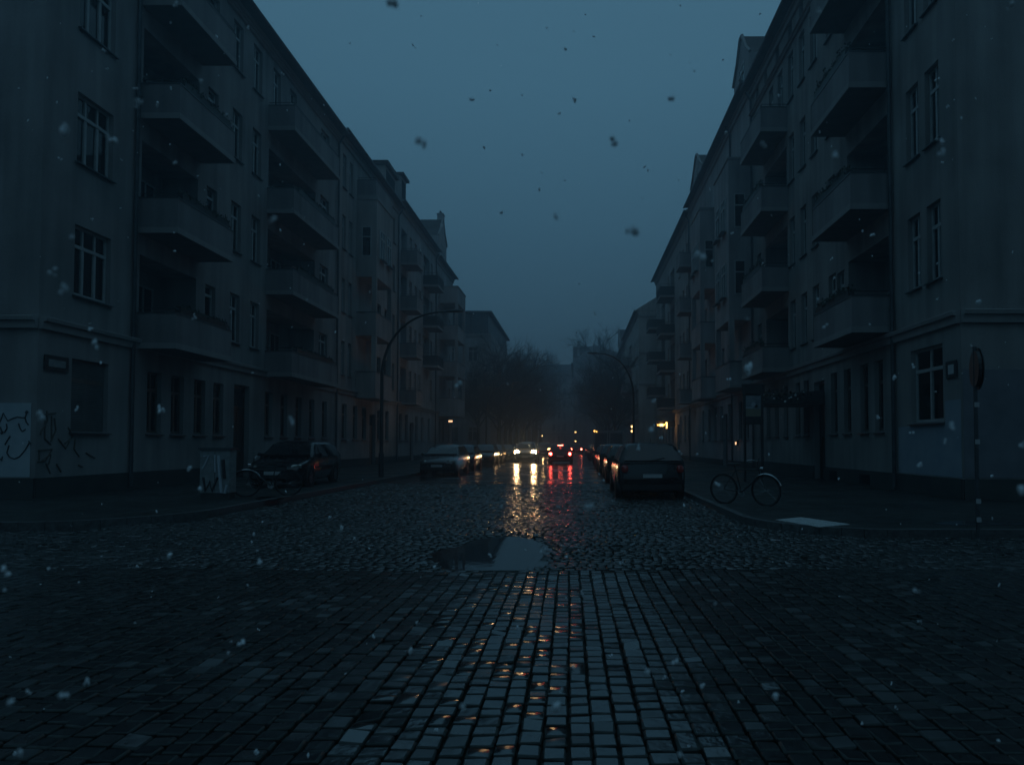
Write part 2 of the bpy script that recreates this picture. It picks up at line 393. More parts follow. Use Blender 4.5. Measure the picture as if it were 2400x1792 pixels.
def rect_door(F, root, s, z, w, h, name='door', mat='door', d=-.25, glass=False):
    key = ('d', round(w, 2), round(h, 2), mat, glass)
    if key not in cache:
        mb = MB(); m = M[mat]
        mb.box(-w / 2, -w / 2 + .08, -.05, .03, 0, h, m); mb.box(w / 2 - .08, w / 2, -.05, .03, 0, h, m); mb.box(-w / 2 + .08, w / 2 - .08, -.05, .03, h - .1, h, m)
        mb.box(-w / 2 + .08, w / 2 - .08, -.045, .03, h * .76, h * .76 + .08, m)
        if not glass:
            mb.box(-w / 2 + .08, w / 2 - .08, -.01, .03, 0, h * .76, m)
            for sx in (-1, 1):
                for (a, b) in ((.08, .36), (.40, .72)):
                    xa, xb = sorted((sx * .05, sx * (w / 2 - .14))); mb.box(xa, xb, -.03, -.011, h * a, h * b, m)
        else:
            mb.box(-.04, .04, -.045, .03, .0, h * .76, m); mb.box(-w / 2 + .08, -.04, -.04, .03, 0, .35, m); mb.box(.04, w / 2 - .08, -.04, .03, 0, .35, m)
        g = MB(); g.box(-w / 2 + .08, w / 2 - .08, -.004, .002, (.35 if glass else h * .77), h - .1, M['carglass'])
        hd = MB(); hd.tube([(.09, -.09, 1.0), (.09, -.09, 1.18)], .012, M['chrome'], 5); hd.tube([(.09, -.09, 1.09), (.09, -.02, 1.09)], .01, M['chrome'], 5)
        cache[key] = (mb.mesh(name), g.mesh('pane'), hd.mesh('handle'))
    a, b, c = cache[key]
    o = link(name, a, root, F.q(s, z, d), F.rot)
    link('pane', b, o)
    if not glass: link('handle', c, o)
    return o

def drainpipe(F, root, s, z0, z1, r=.06, d=.1):
    mb = MB(); mb.tube([F.q(s, z0, d), F.q(s, z1 - .5, d), F.q(s, z1, d + .28)], r, M['zinc'], 8)
    z = z0 + .8
    while z < z1 - 1:
        mb.cyl(F.q(s, z, d), (0, 0, 1), r + .012, .05, M['zinc'], 8); z += 1.9
    mb.build('drainpipe', root, smooth=True)

def moulding(F, root, s0, s1, z0, z1):
    tr = MB(); zm = z0 + (z1 - z0) * .6; pr = [(.003, z0), (.10, z0), (.12, zm), (.19, zm + .01), (.21, z1 - .02), (.19, z1), (.003, z1)]; n = len(pr); k = tr.mi(M['trim'])
    for s in (s0, s1):
        for d, z in pr: tr.v.append(F.q(s, z, d))
    for i in range(n): j = (i + 1) % n; tr.f.append((i, j, n + j, n + i)); tr.m.append(k)
    tr.f += [tuple(range(n)), tuple(range(2 * n - 1, n - 1, -1))]; tr.m += [k, k]
    tr.build('cornice', root)

def building(name, label, F, s0, s1, eave, mat, wins=(), stacks=(), doors=(), pipes=(), cornices=((4.47, 4.78),), depth=11, ridge=4.0,
             over=.5, plinth=.63, bays=(), gables=(), chimneys=(), dormers=(), end_mats=None, cat='building', roof=True, hip=None, group=None, slope_in=5.0):
    base = F.w((s0 + s1) / 2, 0, 0)[:2]; F.base = base
    root = thing(name, label, cat, (base[0], base[1], 0), 0, group)
    holes = []
    for wn in wins: holes.append((wn[0] - wn[2] / 2, wn[0] + wn[2] / 2, wn[1], wn[1] + wn[3], .22, 'win'))
    for st in stacks:
        for z in st['z'][:len(st['z']) - st.get('open_top', 0)]:
            if st.get('rec'): holes.append((st['a'] + .12, st['b'] - .12, z + .16, z + 3.0, st['rec'], 'rec'))
    for dr in doors: holes.append((dr[0] - dr[2] / 2, dr[0] + dr[2] / 2, dr[1], dr[1] + dr[3], .3, 'rec'))
    # drop windows that fall into recesses or other holes
    clean = []
    for h in sorted(holes, key=lambda h: h[5] == 'win'):
        if h[5] == 'win' and any(not (h[1] <= g[0] + .05 or h[0] >= g[1] - .05 or h[3] <= g[2] + .05 or h[2] >= g[3] - .05) for g in clean): continue
        clean.append(h)
    mb = MB(); wall_grid(mb, F, s0, s1, 0, eave, clean, mat)
    a, b = s0, s1
    for s in (a, b): mb.face([F.q(s, 0, 0), F.q(s, 0, -depth), F.q(s, eave, -depth), F.q(s, eave, 0)], mat)
    mb.face([F.q(a, 0, -depth), F.q(b, 0, -depth), F.q(b, eave, -depth), F.q(a, eave, -depth)], mat)
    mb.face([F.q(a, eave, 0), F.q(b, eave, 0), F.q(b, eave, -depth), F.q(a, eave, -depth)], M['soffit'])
    mb.build('wall', root)
    cuts = sorted([(d[0] - d[2] / 2 - .02, d[0] + d[2] / 2 + .02) for d in doors])
    if plinth:
        pm = MB(); x = s0
        for c in cuts + [(s1, s1)]:
            if c[0] > x: F.box(pm, x, c[0], 0, plinth, .003, .06, M['plinth'])
            x = c[1]
        # basement grilles are cut dark rectangles in the plinth
        pm.build('plinth', root)
    for (z0, z1) in list(cornices) + [(eave - .42, eave - .02)]: moulding(F, root, s0, s1, z0, z1)
    for wn in wins:
        hh = (wn[0] - wn[2] / 2, wn[0] + wn[2] / 2, wn[1], wn[1] + wn[3], .22, 'win')
        if hh in clean:
            opt = wn[4] if len(wn) > 4 else {}
            window(F, root, wn[0], wn[1], wn[2], wn[3], **opt)
    for st in stacks:
        for i, z in enumerate(st['z']):
            balcony(F, root, st['a'], st['b'], z, st.get('proj', 1.2), st.get('mat', M['balc']), metal=st.get('metal', False))
            if st.get('rec') and i < len(st['z']) - st.get('open_top', 0):
                c = (st['a'] + st['b']) / 2; L = st['b'] - st['a']; dz = -st['rec'] + .04
                rect_door(F, root, c - L * .22, z + .17, .95, 2.35, 'balcony_door', 'frame', dz, True)
                key = ('bw', 1)
                if key not in cache:
                    g = MB(); 
                    for (xa, xb) in ((-.55, -.48), (-.035, .035), (.48, .55)): g.box(xa, xb, -.03, .03, 0, 1.45, M['frame'])
                    g.box(-.48, -.035, -.03, .03, 0, .07, M['frame']); g.box(.035, .48, -.03, .03, 0, .07, M['frame'])
                    g.box(-.48, -.035, -.03, .03, 1.38, 1.45, M['frame']); g.box(.035, .48, -.03, .03, 1.38, 1.45, M['frame'])
                    p = MB(); p.box(-.48, .48, .0, .006, .07, 1.38, M['carglass'])
                    cache[key] = (g.mesh('window'), p.mesh('pane'))
                o = link('window', cache[key][0], root, F.q(c + L * .16, z + 1.05, dz), F.rot); link('pane', cache[key][1], o)
    for dr in doors:
        rect_door(F, root, dr[0], dr[1], dr[2] - .02, dr[3] - .02, 'door', 'door')
    for bay in bays: make_bay(F, root, mat, **bay)
    for p in pipes: drainpipe(F, root, p, .2, eave - .1)
    if roof:
        rf = MB(); e = eave; so = slope_in
        prof = [(over, e + .02), (over, e + .10), (-so, e + ridge), (-depth - .3, e + .1), (-depth - .3, e + .02)]
        n = len(prof); vb = len(rf.v)
        for s in (s0 - .02, s1 + .02):
            for d, z in prof: rf.v.append(F.q(s, z, d))
        for i in range(n):
            j = (i + 1) % n; rf.f.append((i, j, n + j, n + i)); rf.m.append(rf.mi(M['roof'] if i in (1, 2) else M['soffit']))
        rf.f.append(tuple(range(n))); rf.m.append(rf.mi(mat)); rf.f.append(tuple(range(2 * n - 1, n - 1, -1))); rf.m.append(rf.mi(mat))
        ro = rf.build('roof', root)
        gt = MB(); gt.tube([F.q(s0 - .05, e + .07, over + .06), F.q(s1 + .05, e + .07, over + .06)], .085, M['zinc'], 8); gt.build('gutter', ro, smooth=True)
        for (cs, cd, cz, cw) in chimneys:
            c = MB(); F.box(c, cs - cw / 2, cs + cw / 2, e + .5, cz, cd - .3, cd + .3, mat); F.box(c, cs - cw / 2 - .05, cs + cw / 2 + .05, cz, cz + .12, cd - .35, cd + .35, M['trim'])
            for k in range(3):
                c.cyl(F.q(cs - cw / 2 + cw * (k + .5) / 3, cz + .25, cd), (0, 0, 1), .09, .3, M['roof'], 8)
            c.build('chimney', ro)
        for (sa, sb, zb, zt, dd) in dormers:   # flat-topped dormer boxes
            c = MB(); F.box(c, sa, sb, e + .15, zb, -dd, over - .45, mat); F.box(c, sa - .15, sb + .15, zb, zt, -dd, over - .2, M['roof']); 
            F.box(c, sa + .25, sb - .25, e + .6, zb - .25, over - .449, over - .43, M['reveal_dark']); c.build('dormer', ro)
    for (sc, hw, zf, zp, dd) in gables:        # street gable: foot zf, peak zp
        c = MB(); t = .25
        pts = [(sc - hw, eave - .4), (sc + hw, eave - .4), (sc + hw, zf), (sc + hw * .55, zf + (zp - zf) * .42), (sc + .25, zp), (sc - .25, zp), (sc - hw * .55, zf + (zp - zf) * .42), (sc - hw, zf)]
        n = len(pts); b = len(c.v)
        for d in (.06, -dd):
            for s, z in pts: c.v.append(F.q(s, z, d))
        k = c.mi(mat); c.f.append(tuple(range(n))); c.m.append(k); c.f.append(tuple(range(2 * n - 1, n - 1, -1))); c.m.append(k)
        kr = c.mi(M['roof'])
        for i in range(n):
            j = (i + 1) % n; c.f.append((i, j, n + j, n + i)); c.m.append(kr if 2 <= i <= 6 else k)
        # coping along the gable edge
        for i in range(2, 7):
            c.tube([F.q(pts[i][0], pts[i][1] + .05, .1), F.q(pts[i + 1][0], pts[i + 1][1] + .05, .1)], .1, M['trim'], 5)
        g = c.build('gable', root)
        window(F, root, sc, eave + .3, min(1.3, hw * .8), 1.7, 2, d=.24)
    return root

def make_bay(F, root, mat, a, b, zb, zt, proj, levels=(), top_rail=True, wz=()):
    """projecting bay: solid box with window bands; levels = parapet/loggia levels drawn as deep openings"""
    mb = MB(); segs = []
    openings = sorted(levels)          # (z0, z1) loggia openings
    z = zb
    for (o0, o1) in openings:
        F.box(mb, a, b, z, o0, .004, proj, mat)
        F.box(mb, a - .03, b + .03, o0, o0 + .05, .004, proj + .03, M['sill'])
        for s in (a, b - .28): F.box(mb, s, s + .28, o0 + .05, o1, proj - .28, proj - .002, mat)
        z = o1
    F.box(mb, a, b, z, zt, .004, proj, mat)
    F.box(mb, a - .05, b + .05, zt, zt + .12, .004, proj + .06, M['trim'])
    F.box(mb, a - .03, b + .03, zb - .12, zb, .004, proj + .03, M['trim'])
    o = mb.build('bay', root)
    w = b - a
    for z in wz:
        # front windows standing slightly proud in the bay front, one in each cheek
        for c in ((a + w * .3), (a + w * .7)):
            window(F, o, c, z, w * .27, 1.9, 2, d=proj + .21, sill=True)
        k = ('cheek',)
        if k not in cache:
            g = MB(); g.box(-.3, .3, -.02, .02, 0, 1.9, M['frame']); p = MB(); p.box(-.24, .24, -.03, .03, .07, 1.2, M['carglass']); p.box(-.24, .24, -.03, .03, 1.28, 1.83, M['carglass'])
            cache[k] = (g.mesh('window'), p.mesh('pane'))
        x = link('window', cache[k][0], o, F.q(a + .0, z, proj * .5), F.rot + math.pi / 2); link('pane', cache[k][1], x)
    return o

# =================================================================== BUILDINGS
FL = [5.62, 9.33, 13.1, 16.75]
def c_(): return rng.choice([0, 1, 2, 3, None, None])
def win_rows(cols, rows, w, h, n=2, fm='frame'):
    return [(s, z, w, h, dict(cols=n, fm=fm, curtain=c_())) for s in cols for z in rows]

# --- left street front, nearest building (corner at Y 17.45)
F = Fac('L', -13.8)
w = []
w += [(19.36, z, 1.46, 1.95, dict(cols=3, curtain=k)) for z, k in zip(FL, (2, 1, 2, 1))]
w += [(19.36, 1.85, 1.46, 2.0, dict(cols=2, fm='frame_dark', curtain=0))]
w += win_rows([25.6], [z + .55 for z in FL], .72, 1.3, 1)
w += win_rows([27.45, 29.15, 31.05, 32.85], FL, .8, 1.95, 2)
w += win_rows([37.1], [z + .45 for z in FL], 1.25, 1.45, 2)
w += [(s, 1.85, .75, 2.0, dict(cols=2, fm='frame_dark')) for s in (22.3, 23.6, 25.0, 26.3, 30.6, 32.2, 33.9, 35.6, 37.4)]
BL1 = building('corner_apartment_building', 'dark left corner block with two stacks of solid balconies and graffiti at its foot', F, 17.45, 39.1, 19.45, M['plasterL'],
    wins=w, stacks=[dict(a=21.3, b=24.75, z=(4.5, 8.15, 11.8, 15.45), rec=1.3, proj=1.25), dict(a=30.15, b=35.9, z=(4.5, 8.15, 11.8, 15.55), rec=1.3, proj=1.2, open_top=1)],
    doors=[(28.15, .12, 1.3, 3.8)], pipes=[21.05, 39.0], cornices=((4.47, 4.78), (19.0, 19.12)), ridge=3.2)
# the block's other front, facing the cross street
def extra_front(root, F, s0, s1, eave, mat, wins, cornices=((4.47, 4.78),), base=None, pl=True):
    F.base = base
    mb = MB(); wall_grid(mb, F, s0, s1, 0, eave, [(a[0] - a[2] / 2, a[0] + a[2] / 2, a[1], a[1] + a[3], .22, 'win') for a in wins], mat)
    mb.build('wall', root)
    if pl:
        pm = MB(); F.box(pm, s0, s1, 0, .63, .003, .06, M['plinth']); pm.build('plinth', root)
    for (z0, z1) in list(cornices) + [(eave - .42, eave - .02)]: moulding(F, root, s0, s1, z0, z1)
    for a in wins: window(F, root, a[0], a[1], a[2], a[3], **(a[4] if len(a) > 4 else {}))
FC = Fac('C', 17.446)
cw = win_rows([-17.6, -20.6, -23.6], FL + [1.85], 1.3, 1.95, 2)
extra_front(BL1, FC, -26, -13.80, 19.45, M['plasterL'], cw, base=(BL1.location.x, BL1.location.y))

def part(name, root, mb): 
    return mb.build(name, root)
def rel(root, p): return (p[0] - root.location.x, p[1] - root.location.y, p[2])
# graffiti patch on the cross-street front: X about -15.1..-13.9
mb = MB(); y = 17.446
def rb(root, mb, x0, x1, y0, y1, z0, z1, mat):
    lx, ly = root.location.x, root.location.y; mb.box(x0 - lx, x1 - lx, y0 - ly, y1 - ly, z0, z1, mat)
rb(BL1, mb, -17.4, -13.93, y - .012, y - .004, .66, 2.55, M['pale_patch']); mb.build('overpainted_patch', BL1)
def stroke(root, mb, pts, conv, r, mat, off=.0):
    lx, ly = root.location.x, root.location.y
    P3 = [conv(*p) for p in pts]
    mb.tube([(p[0] - lx, p[1] - ly, p[2]) for p in P3], r, mat, 5)
def cvL(u, v):   # crop coords of the graffiti -> front plane
    px = u / 2.753; py = 600 + v / 2.753
    t = 17.43 / 1600; return ((px - 1350) * t, y - .018, 1.5 + (1040 - py) * t)
mb = MB()
for pts in ([(-60, 1040), (-30, 1090), (0, 1065), (18, 1012), (48, 1062), (75, 1048), (110, 1036), (158, 1042), (172, 1005)],
            [(160, 1042), (168, 1070), (182, 1088)], [(118, 1078), (128, 1108), (142, 1130), (165, 1116)], [(0, 1100), (10, 1125), (28, 1138), (45, 1110), (40, 1080)],
            [(66, 1160), (50, 1185), (34, 1215)], [(60, 1218), (48, 1268), (66, 1296), (96, 1306), (130, 1292), (165, 1250), (192, 1200), (186, 1190)],
            [(192, 1200), (200, 1212)], [(0, 1300), (16, 1318), (20, 1290)], [(-120, 1100), (-100, 1180), (-60, 1220)], [(-40, 1190), (-60, 1300)]):
    stroke(BL1, mb, pts, cvL, .016, M['spray'])
stroke(BL1, mb, [(166, 1004), (176, 1008)], cvL, .045, M['spray']); stroke(BL1, mb, [(8, 1136), (18, 1138)], cvL, .04, M['spray'])
mb.build('graffiti', BL1)
# faded tags on the street side, between corner and first window
def cvS(u, v):
    px = u / 2.753; py = 600 + v / 2.753
    Y = 1600 * 13.78 / (1350 - px); return (-13.79, Y, 1.5 + (1040 - py) * Y / 1600)
mb = MB(); r2 = random.Random(3)
for pts in ([(285, 1020), (360, 1010)], [(300, 1000), (310, 1060), (270, 1130), (260, 1150)], [(330, 1030), (335, 1190)], [(350, 1040), (362, 1120), (330, 1200)], [(290, 1060), (292, 1180), (330, 1215)],
            [(250, 1250), (340, 1240), (300, 1320), (250, 1320)], [(255, 1260), (262, 1330), (330, 1280), (320, 1340)], [(380, 1180), (430, 1240), (450, 1190)], [(440, 1100), (470, 1160), (420, 1210)],
            [(300, 1330), (330, 1400)], [(370, 1340), (400, 1390)], [(490, 1180), (480, 1240), (520, 1290)], [(560, 1270), (620, 1300)], [(510, 1350), (540, 1360)]):
    stroke(BL1, mb, [(u + r2.uniform(-4, 4), v + r2.uniform(-4, 4)) for u, v in pts], cvS, .022, M['spray_brown'])
mb.build('graffiti', BL1)
# roller shutter in the ground-floor corner window
mb = MB(); F.base = (BL1.location.x, BL1.location.y)
for i in range(38): F.box(mb, 18.66, 20.06, 1.9 + i * .05, 1.9 + i * .05 + .042, -.15, -.12, M['soffit'])
mb.build('roller_shutter', BL1)
# street-name plate
mb = MB(); F.box(mb, 17.62, 18.45, 3.42, 3.83, .02, .05, M['metal_dark']); F.box(mb, 17.74, 18.33, 3.53, 3.72, .051, .056, M['cabinet']); 
o = mb.build('name_plate', None); 
o.location = (BL1.location.x, BL1.location.y, 0); tag(o, 'dark framed street name plate on the left corner wall, too dim to read', 'sign')

# --- left 2
F = Fac('L', -13.8)
w = win_rows([40.25, 41.45], FL, .62, 2.0, 2) + win_rows([47.6, 49.4, 51.2], FL, .95, 1.95, 2, 'frame_dark') + [(s, 1.8, .9, 2.1, dict(cols=2, fm='frame_dark')) for s in (40.6, 42.6, 44.4, 47.8, 49.8)]
BL2 = building('apartment_building', 'apartment block with a tall bay tower, second from the left street corner', F, 39.1, 52.4, 19.7, M['plaster4'], wins=w,
    doors=[(46.3, .12, 1.4, 3.4)], pipes=[52.3], ridge=4.2, slope_in=4.2,
    bays=[dict(a=42.6, b=46.4, zb=4.5, zt=16.9, proj=1.25, levels=((6.0, 8.3), (9.75, 12.0)), wz=(13.3,))], dormers=[(48.6, 51.4, 21.6, 21.9, 3)], chimneys=[(44, -4.6, 24.6, 1.2)], cornices=((4.47, 4.78),), plinth=.6)
F.base = (BL2.location.x, BL2.location.y); balcony(F, BL2, 42.6, 46.4, 17.03, 1.2, M['balc'])
# --- left 3
F = Fac('L', -13.8)
w = win_rows([56.6, 58.4, 60.0], FL, .9, 1.95, 2) + win_rows([64.8], FL, .9, 1.95, 2) + [(s, 1.8, .9, 2.1, dict(cols=2, fm='frame_dark')) for s in (53.6, 55.5, 59.0, 61.3, 64)]
BL3 = building('apartment_building', 'pale apartment block with two narrow balcony stacks, third from the corner on the left side', F, 52.4, 66.6, 20.3, M['plaster2'], wins=w,
    stacks=[dict(a=53.3, b=55.4, z=(4.6, 8.3, 12.0, 15.6), rec=.5, proj=1.3), dict(a=61.2, b=64.0, z=(8.4, 12.0, 15.7), rec=.4, proj=1.35, metal=True)],
    doors=[(57.3, .12, 1.4, 3.2)], pipes=[66.5], ridge=4.0, chimneys=[(60, -4.4, 25.2, 1.4)], plinth=.55, dormers=[(53.0, 54.6, 22.6, 22.8, 3)])
# --- left 4
F = Fac('L', -13.8)
w = win_rows([67.3, 74.2], FL, .8, 1.95, 2) + [(s, 1.8, .9, 2.1, dict(cols=2, fm='frame_dark')) for s in (69, 71, 74)]
BL4 = building('apartment_building', 'gabled apartment block with a broad loggia bay at the far end of the left row', F, 66.6, 76, 19.9, M['plaster2'], wins=w,
    bays=[dict(a=68.3, b=73.0, zb=4.4, zt=17.3, proj=1.9, levels=((6.1, 8.3), (9.7, 12.0), (13.4, 15.7)))], gables=[(69.6, 2.2, 22.3, 24.5, 6)], ridge=3.6, chimneys=[(70.5, -.3, 25.3, .8)], plinth=.5)
# --- left far block beyond the trees
F = Fac('C', 87.0)
w = win_rows([-24, -21, -18, -15.6, -13.2], [1.9, 5.3, 8.7, 12.1], 1.2, 1.8, 2)
BL5 = building('office_building', 'flat-roofed block with a set-back top storey standing beyond the trees on the left', F, -28, -10.9, 15.6, M['plaster2'], wins=w, depth=24, roof=False, plinth=0, cornices=())
F.base = (BL5.location.x, BL5.location.y)
mb = MB(); rb(BL5, mb, -28, -11.3, 87.4, 110.6, 15.6, 18.3, M['zinc']); rb(BL5, mb, -28.3, -10.8, 86.9, 111, 18.3, 18.55, M['roof']); 
for i in range(12): rb(BL5, mb, -27.5 + i * 1.4, -27.38 + i * 1.4, 87.3, 87.4, 15.6, 18.3, M['metal_dark'])
mb.build('penthouse', BL5)
FS = Fac('L', -10.896); FS.base = (BL5.location.x, BL5.location.y)
mb = MB(); ws = [(s, z, 1.3, 1.8) for s in (90, 93.5, 97, 100.5, 104, 107.5) for z in (1.9, 5.3, 8.7, 12.1)]
wall_grid(mb, FS, 87, 111, 0, 15.6, [(a - b / 2, a + b / 2, z, z + h, .22, 'win') for (a, z, b, h) in ws], M['plaster2']); mb.build('wall', BL5)
for (a, z, b, h) in ws: window(FS, BL5, a, z, b, h, 2)
# --- right street front, nearest
FR = [5.9, 9.62, 13.35, 17.05]; FR2 = [5.75, 9.45, 13.2, 16.9]
F = Fac('R', 9.6)
w = [(s, z, .72, 2.08, dict(cols=2, curtain=k)) for s, k in ((18.15, 2), (19.22, 1)) for z in FR]
w += [(18.66, 2.1, 1.7, 2.05, dict(cols=2, curtain=3))]
w += win_rows([25.4, 27.15, 28.55, 30.05], FR2, .74, 2.1, 2)
w += win_rows([24.6], [z + .3 for z in FR2], .7, 1.7, 2)
w += win_rows([35.5], FR2, .8, 2.0, 2) + win_rows([31.6, 33.1], [16.9], .74, 2.1, 2)
w += [(s, 19.72, .5, .62, dict(cols=1, transom=0, sill=False, fm='frame_dark')) for s in (25.4, 27.15, 28.55, 30.05, 32, 34, 35.6)]
w += [(s, 1.9, .62, 2.25, dict(cols=1, fm='frame_dark')) for s in (21.6, 22.7, 24.1, 25.35, 28.4, 29.5, 31.2, 32.6, 34.0, 35.3)]
BR1 = building('corner_apartment_building', 'dark right corner block with balcony stacks and a blue-grey painted foot', F, 16.95, 36.7, 20.75, M['plasterR'], wins=w,
    stacks=[dict(a=20.65, b=24.0, z=(4.9, 8.68, 12.45, 16.2), rec=1.3, proj=1.2), dict(a=30.6, b=34.4, z=(4.75, 8.4, 12.05, 15.7), rec=1.3, proj=1.2, open_top=1)],
    doors=[(26.9, .12, 1.15, 3.85)], pipes=[20.42, 36.6], cornices=((4.52, 4.84), (19.28, 19.4)), ridge=3.4)
FC = Fac('C', 16.946)
cw = win_rows([13.6, 16.8, 20.0], FR + [2.0], 1.3, 2.0, 2)
extra_front(BR1, FC, 9.6, 24, 20.75, M['plasterR'], cw, base=(BR1.location.x, BR1.location.y), cornices=((4.52, 4.84),))
mb = MB()
F.base = (BR1.location.x, BR1.location.y)
F.box(mb, 17.0, 20.3, .66, 2.0, .004, .01, M['blue_patch']); F.box(mb, 17.0, 17.72, 2.0, 2.62, .004, .01, M['blue_patch'])
mb.build('overpainted_patch', BR1)
mb = MB(); rb(BR1, mb, 9.62, 23.9, 16.93, 16.942, .66, 3.35, M['dark_patch']); mb.build('dark_lower_paint', BR1)
mb = MB(); F.box(mb, 17.1, 17.6, 3.18, 3.62, .02, .045, M['metal_dark']); F.box(mb, 17.22, 17.48, 3.28, 3.52, .046, .05, M['enamel'])
o = mb.build('house_number_plate', None); o.location = (BR1.location.x, BR1.location.y, 0); tag(o, 'small dark enamel plate with a pale centre on the right corner wall', 'sign')
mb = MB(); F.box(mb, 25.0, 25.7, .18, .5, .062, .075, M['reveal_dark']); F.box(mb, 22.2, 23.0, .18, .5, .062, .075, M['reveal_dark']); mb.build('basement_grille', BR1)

F = Fac('R', 9.6)
w = win_rows([42.6, 44.4, 50.2], FR2, .85, 2.0, 2) + [(s, 1.8, .85, 2.2, dict(cols=1, fm='frame_dark')) for s in (38.3, 39.8, 42.6, 45, 47, 49, 51.5)]
BR2 = building('apartment_building', 'apartment block with two steep street gables, second from the right corner', F, 36.7, 56.5, 21.2, M['plaster2'], wins=w,
    stacks=[dict(a=54.3, b=56.2, z=(4.75, 8.4, 12.05, 15.7), rec=.5, proj=1.3)], pipes=[41.6], doors=[(43.9, .12, 1.3, 3.3)],
    bays=[dict(a=37.2, b=41.0, zb=4.7, zt=17.2, proj=1.2, levels=((6.0, 8.3),), wz=(9.7, 13.4)), dict(a=45.8, b=49.4, zb=4.7, zt=17.4, proj=1.2, levels=((6.0, 8.3), (9.7, 12.0)), wz=(13.4,))],
    gables=[(38.6, 1.95, 22.9, 24.8, 6), (53.2, 2.6, 22.4, 24.2, 6)], ridge=4.0, plinth=.5)
F.base = (BR2.location.x, BR2.location.y)
F = Fac('R', 9.6)
w = win_rows([58.6, 60.6, 62.6, 70.6, 78.6, 80.2], FR2, .85, 2.0, 2) + [(s, 1.8, .9, 2.2, dict(cols=1, fm='frame_dark')) for s in (58, 60, 62.5, 65, 67.5, 70, 72.5, 75, 77.5)]
BR3 = building('apartment_building', 'long apartment block with dark metal balconies, third from the corner on the right side', F, 56.5, 81.4, 20.9, M['plaster4'], wins=w,
    stacks=[dict(a=66.0, b=69.2, z=(4.9, 8.5, 12.1, 15.8), rec=.5, proj=1.4, metal=True), dict(a=73.2, b=76.4, z=(6.6, 10.4, 13.9), rec=.4, proj=1.7, metal=True)],
    pipes=[57.0], doors=[(64, .12, 1.4, 3.2)], ridge=4.0, chimneys=[(62, -4.5, 25.9, 1.3)], plinth=.5)
# pale block that steps forward
F = Fac('R', 7.6)
w = win_rows([84.5, 87.5, 91, 95, 99, 103], [1.8, 5.4, 9.0, 12.6], .95, 1.9, 2)
BR4 = building('pale_apartment_building', 'pale block stepping forward of the right row, its plain end wall facing the camera', F, 82.3, 106, 17.6, M['plaster3'], wins=w, ridge=3.2, depth=11, slope_in=4.6, over=.45,
    cornices=((4.3, 4.6), (8.0, 8.15), (12.0, 12.15)), stacks=[dict(a=93, b=97, z=(5.0, 8.6, 12.2), rec=.5, proj=1.2)], plinth=.5)
mb = MB()
for z in (8.6, 12.4, 16.9): rb(BR4, mb, 7.6, 18.6, 82.2, 82.29, z, z + .2, M['trim'])
mb.build('end_wall_moulding', BR4)
F = Fac('R', 8.4)
w = win_rows([110 + 3.2 * i for i in range(12)], [1.8, 5.4, 9.0, 12.6], 1.0, 1.9, 2, 'frame_dark')
BR5 = building('apartment_building', 'dim block far down the right side of the street behind bare trees', F, 107, 150, 18.4, M['plaster4'], wins=w, ridge=4.2, plinth=.5, gables=[(131, 3, 20.5, 23.5, 6)], chimneys=[(120, -4, 24.5, 1.2)])
# far end
F = Fac('C', 205)
w = win_rows([-6.7 + i * 1.6 for i in range(3)], [2 + 3.6 * i for i in range(6)], .8, 2.0, 2) + win_rows([0.5 + i * 2.6 for i in range(7)], [2 + 3.6 * i for i in range(5)], 1.0, 2.0, 2, 'frame_dark')
building('apartment_building', 'pale tall block closing the view at the far end of the street', F, -14.5, -.7, 22.0, M['plaster3'], wins=[x for x in w if x[0] < -1.5], ridge=4, plinth=.5)
building('apartment_building', 'dark steep block at the far end of the street, right of the pale one', Fac('C', 150.5), -1.2, 14, 17.2, M['plaster2'], wins=[x for x in win_rows([0.6 + i * 2.4 for i in range(6)], [2 + 3.6 * i for i in range(4)], 1.0, 2.0, 2, 'frame_dark')], ridge=5.4, plinth=.5,
         gables=[(1.0, 2.2, 19.3, 22.6, 6)], chimneys=[(6.5, -4.2, 24, 1.2)]) if False else None
F = Fac('L', -12.2)
building('apartment_building', 'dim block far down the left side of the street behind the trees', F, 128, 196, 17.5, M['plaster2'], wins=win_rows([131 + 3.3 * i for i in range(19)], [1.8, 5.4, 9.0, 12.6], 1.0, 1.9, 2, 'frame_dark'), ridge=4.2, plinth=.5)
F = Fac('R', -.6)
building('apartment_building', 'steep-roofed block farthest down the right side, its gable against the sky', F, 166, 204, 21.2, M['plaster2'], wins=win_rows([168 + 3.3 * i for i in range(11)], [1.8, 5.4, 9.0, 12.6, 16.2], 1.0, 1.9, 2, 'frame_dark'), ridge=4.6, plinth=.5, depth=18, chimneys=[(167, -1.2, 26.5, 1.0), (168.5, -6.4, 27.5, 2)], gables=[(168.4, 2.2, 22.5, 25.6, 6)])

# the blocks on the near side of the crossing, behind the photographer
Fb = Fac('L', -13.8)
building('corner_apartment_building', 'corner block behind the photographer on the left of the crossing', Fb, -34, -7.5, 19.6, M['plaster2'], wins=win_rows([-32 + 3 * i for i in range(8)], FL + [1.85], 1.2, 1.95, 2), ridge=4, plinth=.5, depth=14)
Fb = Fac('R', 9.6)
building('corner_apartment_building', 'corner block behind the photographer on the right of the crossing', Fb, -34, -7.5, 20.4, M['plaster4'], wins=win_rows([-32 + 3 * i for i in range(8)], FL + [1.85], 1.2, 1.95, 2), ridge=4, plinth=.5, depth=14)

